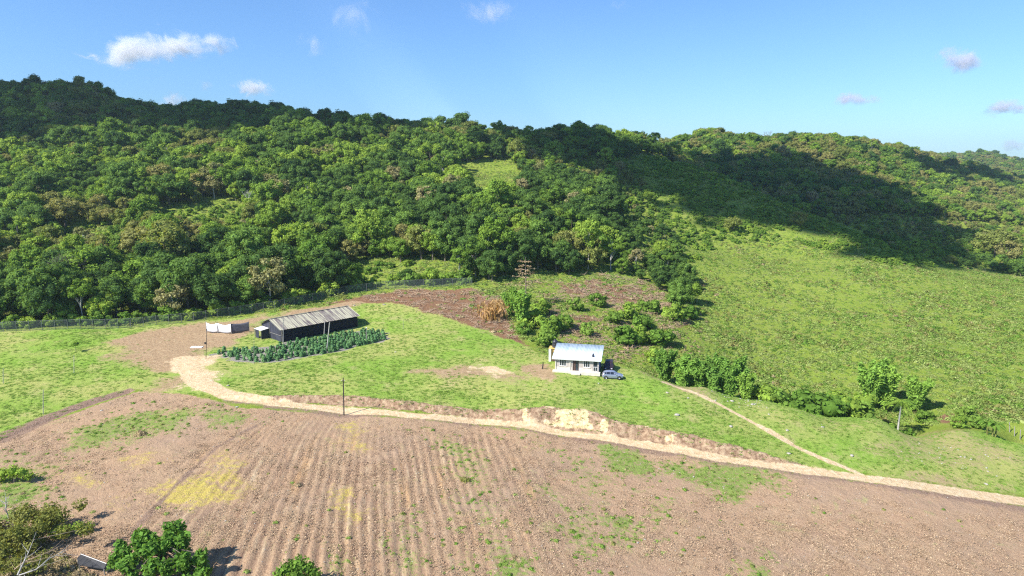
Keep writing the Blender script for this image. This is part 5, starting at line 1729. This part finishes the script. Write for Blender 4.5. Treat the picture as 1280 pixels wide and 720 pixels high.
# dry orange grass beside the bamboo
for k, (a, b, s_) in enumerate(((616, 399, 2.1), (622, 385, 1.2))):
    g = on(a, b)
    e = empty('dry_grass_clump', g, 0, ['large dry orange grass clump at the edge of the brown strip', 'smaller dry yellow grass clump just above the large one'][k], 'plant'); e.scale = (s_, s_, s_ * 1.6)
    rng = np.random.default_rng(k); n2 = 500
    P = rng.normal(size=(n2, 3)) * [.7, .7, .0] + np.stack([np.zeros(n2), np.zeros(n2), rng.uniform(.05, 1, n2)], -1)
    N = rng.normal(size=(n2, 3)) * [1, 1, .15]; N /= np.linalg.norm(N, axis=1)[:, None]
    v, f = leaf_quads(P, N, .16, rng, 3)
    M.setdefault('leaf_orange', leaf_mat('leaf_dry_orange', (.46, .28, .12), (.58, .38, .18), (.62, .46, .25), rnd=.3))
    obj('blades', mesh_np('blades', v, np.arange(len(v)), np.full(n2, 4), [M['leaf_orange']]), e)

# ------------------------------------------------------------------ sky, sun, clouds
w = bpy.data.worlds.new('World'); scene.world = w; w.use_nodes = True
nt = w.node_tree; nt.nodes.clear()
sk = nt.nodes.new('ShaderNodeTexSky'); sk.sky_type = 'NISHITA'; sk.sun_disc = False
sk.sun_elevation = SUN_EL
to_sun = -SDIR
sk.sun_rotation = math.atan2(to_sun[0], to_sun[1])
sk.altitude = 100; sk.air_density = 1.0; sk.dust_density = .6; sk.ozone_density = 1.6
hs_ = nt.nodes.new('ShaderNodeMix'); hs_.data_type = 'RGBA'; hs_.blend_type = 'MULTIPLY'; hs_.inputs[0].default_value = 1; hs_.inputs[7].default_value = (.67, .96, 1.34, 1)
bg = nt.nodes.new('ShaderNodeBackground'); bg.inputs[1].default_value = .082
wo_ = nt.nodes.new('ShaderNodeOutputWorld')
nt.links.new(sk.outputs[0], hs_.inputs[6]); nt.links.new(hs_.outputs[2], bg.inputs[0]); nt.links.new(bg.outputs[0], wo_.inputs[0])
sl_ = bpy.data.lights.new('sun', 'SUN'); sl_.energy = 4.8; sl_.angle = R(.53); sl_.color = (1, .955, .88)
so = bpy.data.objects.new('sun', sl_); col.objects.link(so)
so.rotation_euler = Vector(SDIR).to_track_quat('-Z', 'Y').to_euler()


# solid-looking cumulus above and behind the camera: they throw the shade on the ridges
def cloud_shader():
    t_ = NT('cloud_white'); d = t_.n('BsdfDiffuse'); d.inputs[0].default_value = (.86, .87, .9, 1)
    t_.l(d.outputs[0], t_.out.inputs['Surface']); return t_.m
M['cloud_solid'] = cloud_shader()


def overhead_cloud(poly, alt, label, seed, cell=26):
    P = np.array(W(poly))
    P = P - SDIR * ((alt - P[:, 2]) / -SDIR[2])[:, None] * 1.0
    rng = np.random.default_rng(seed)
    c0 = P.mean(0)
    xs = np.arange(P[:, 0].min(), P[:, 0].max(), cell); ysx = np.arange(P[:, 1].min(), P[:, 1].max(), cell)
    gx_, gy_ = np.meshgrid(xs, ysx); gx_ = gx_.ravel() + rng.normal(size=gx_.size) * cell * .2; gy_ = gy_.ravel() + rng.normal(size=gy_.size) * cell * .2
    sd = poly_sd(gx_, gy_, P) + fbm(gx_, gy_, 90, 3, seed) * 26
    rz_ = rng.random(len(sd)); k_ = ((sd < -cell * .3) & (rz_ > .05)) | ((sd < cell * .8) & (rz_ < .35)); V = []; Fs = []; off = 0
    for a, b, s_ in zip(gx_[k_], gy_[k_], sd[k_]):
        r_ = cell * rng.uniform(.75, 1.1) * (.8 + min(-s_, 60) / 120 if s_ < -cell * .3 else rng.uniform(.3, .6))
        w_ = 1 + .15 * np.sin(ICO_V @ rng.normal(size=3) * 4)[:, None]
        V.append(ICO_V * r_ * w_ * [1, 1, .6] + [a - c0[0], b - c0[1], rng.uniform(0, 8)]); Fs.append(ICO_F + off); off += len(ICO_V)
    me_ = mesh_np('cloud', np.concatenate(V), np.concatenate(Fs).ravel(), np.full(sum(map(len, Fs)), 3), [M['cloud_solid']], smooth=True)
    o_ = obj('cloud', me_, None, c0); tag(o_, label, 'cloud', 'clouds overhead shading the ridges')
    return o_


overhead_cloud([(600,176),(640,166),(700,172),(760,180),(830,200),(880,207),(960,203),(1010,206),(1050,222),(1105,236),(1160,272),(1205,296),(1180,325),(1125,336),(1060,303),(985,284),(930,268),(850,262),(800,246),(750,226),(700,206),(640,190)], 520, 'large white cloud overhead casting the shade on the right hillside', 2, 20)
overhead_cloud([(-150,90),(0,118),(60,118),(130,136),(200,148),(300,146),(400,150),(480,160),(560,172),(500,184),(420,170),(330,172),(260,186),(200,176),(130,170),(70,186),(0,196),(-150,200)], 520, 'long white cloud overhead casting the shade on the left ridge', 5, 20)
overhead_cloud([(1150,205),(1215,218),(1300,222),(1400,240),(1300,238),(1200,232)], 620, 'small white cloud overhead shading the farthest ridge', 7, 40)


def cloud_vol(name, dens, thr, seed, tint=(1, 1, 1)):
    t_ = NT(name)
    tc = t_.n('TexCoord').outputs['Object']
    ln = t_.n('VectorMath', operation='LENGTH'); t_.l(tc, ln.inputs[0])
    mp = t_.n('Mapping'); mp.inputs['Location'].default_value = (seed * 3.1, seed * 1.7, 0); mp.inputs['Scale'].default_value = (1.5, 1.0, .8); t_.l(tc, mp.inputs[0])
    nz = t_.noise(1.7, 8, .68, mp.outputs[0], .6)
    sh_ = t_.math('SUBTRACT', t_.math('MULTIPLY_ADD', nz, 2.3, thr - .2), t_.math('MULTIPLY', ln.outputs['Value'], 1.0))
    d = t_.math('MULTIPLY', t_.mr(sh_, 0, .45, 0, 1, 'SMOOTHSTEP'), dens * .85)
    v = t_.n('VolumePrincipled'); v.inputs['Color'].default_value = (*tint, 1); v.inputs['Anisotropy'].default_value = .1
    t_.l(d, v.inputs['Density']); t_.l(v.outputs[0], t_.out.inputs['Volume'])
    return t_.m


CL = [(185, 62, 66, 20, .020, .12, 1, 'largest bright white cloud on the upper left of the sky'), (266, 54, 24, 13, .018, .1, 2, 'small white puff right of the largest cloud'),
      (390, 54, 20, 15, .006, .05, 3, 'faint round wisp left of the tall thin one'), (446, 26, 44, 30, .0045, .0, 4, 'thin streaky cloud at the top middle left'),
      (612, 15, 34, 16, .007, .05, 5, 'faint cloud at the top edge near the middle'), (314, 111, 24, 11, .02, .12, 6, 'small flat white cloud just above the ridge'),
      (217, 128, 17, 11, .018, .15, 7, 'small white cloud touching the left ridge line'), (1202, 76, 32, 17, .022, .08, 8, 'soft greyish cloud on the right of the sky'),
      (1070, 124, 34, 9, .024, .05, 9, 'flat grey wisp above the right ridge'), (1258, 134, 32, 10, .026, .05, 10, 'flat grey cloud at the right edge of the sky'),
      (1270, 183, 22, 8, .013, .12, 11, 'white cloud low over the farthest ridge at the right edge'), (255, 108, 14, 8, .006, .05, 12, 'very faint wisp between the two small white clouds'),
      (775, 6, 14, 8, .005, .05, 13, 'tiny faint wisp at the top right of the middle')]
DC = 5200.0
for cx, cy, rw, rh, dn, th, sd, lb in CL:
    p_ = at_depth(cx, cy, DC)
    me_ = mesh_np('cloud', ICO_V * 1.15, ICO_F.ravel(), np.full(len(ICO_F), 3), [cloud_vol('cloud_vapour_%d' % sd, dn, th - .62, sd, (.97, .97, 1) if cx < 900 else (.88, .87, .95))])
    o_ = obj('cloud', me_, None, p_); k_ = DC / F * 1.03
    o_.scale = (rw * k_ * 1.75, rw * k_ * 1.3, rh * k_ * 1.9); tag(o_, lb, 'cloud', 'small fair weather clouds')

# ------------------------------------------------------------------ haze
HAZE = .00010
if HAZE:
    t_ = NT('thin_air'); v = t_.n('VolumePrincipled'); v.inputs['Color'].default_value = (.62, .78, 1, 1); v.inputs['Density'].default_value = HAZE
    v.inputs['Anisotropy'].default_value = .2
    t_.l(v.outputs[0], t_.out.inputs['Volume'])
    mb = MB(); mb.box((0, 2250, 55), (18400, 4700, 330)); o_ = mb.build('haze', t_.m); tag(o_, 'thin blue haze over the hills', 'haze', kind='stuff')

# ------------------------------------------------------------------ camera and render settings
cd = bpy.data.cameras.new('camera'); cd.sensor_width = 36; cd.lens = 24.0; cd.clip_start = .5; cd.clip_end = 12000
co = bpy.data.objects.new('camera', cd); col.objects.link(co)
co.location = (0, 0, H); co.rotation_euler = (R(90) - PITCH, 0, 0)
scene.camera = co
vs = scene.view_settings
vs.view_transform = 'Standard'; vs.look = 'None'; vs.gamma = 1; vs.exposure = 0.86; vs.use_curve_mapping = False
scene.display_settings.display_device = 'sRGB'
cy = scene.cycles
cy.max_bounces = 5; cy.diffuse_bounces = 2; cy.glossy_bounces = 2; cy.transmission_bounces = 3; cy.transparent_max_bounces = 12; cy.volume_bounces = 2
cy.volume_step_rate = 1.0; cy.volume_max_steps = 96
cy.caustics_reflective = False; cy.caustics_refractive = False
cy.use_adaptive_sampling = False; cy.use_denoising = False
scene.render.filter_size = 1.2; cy.pixel_filter_type = 'BLACKMAN_HARRIS'; cy.filter_width = 1.2
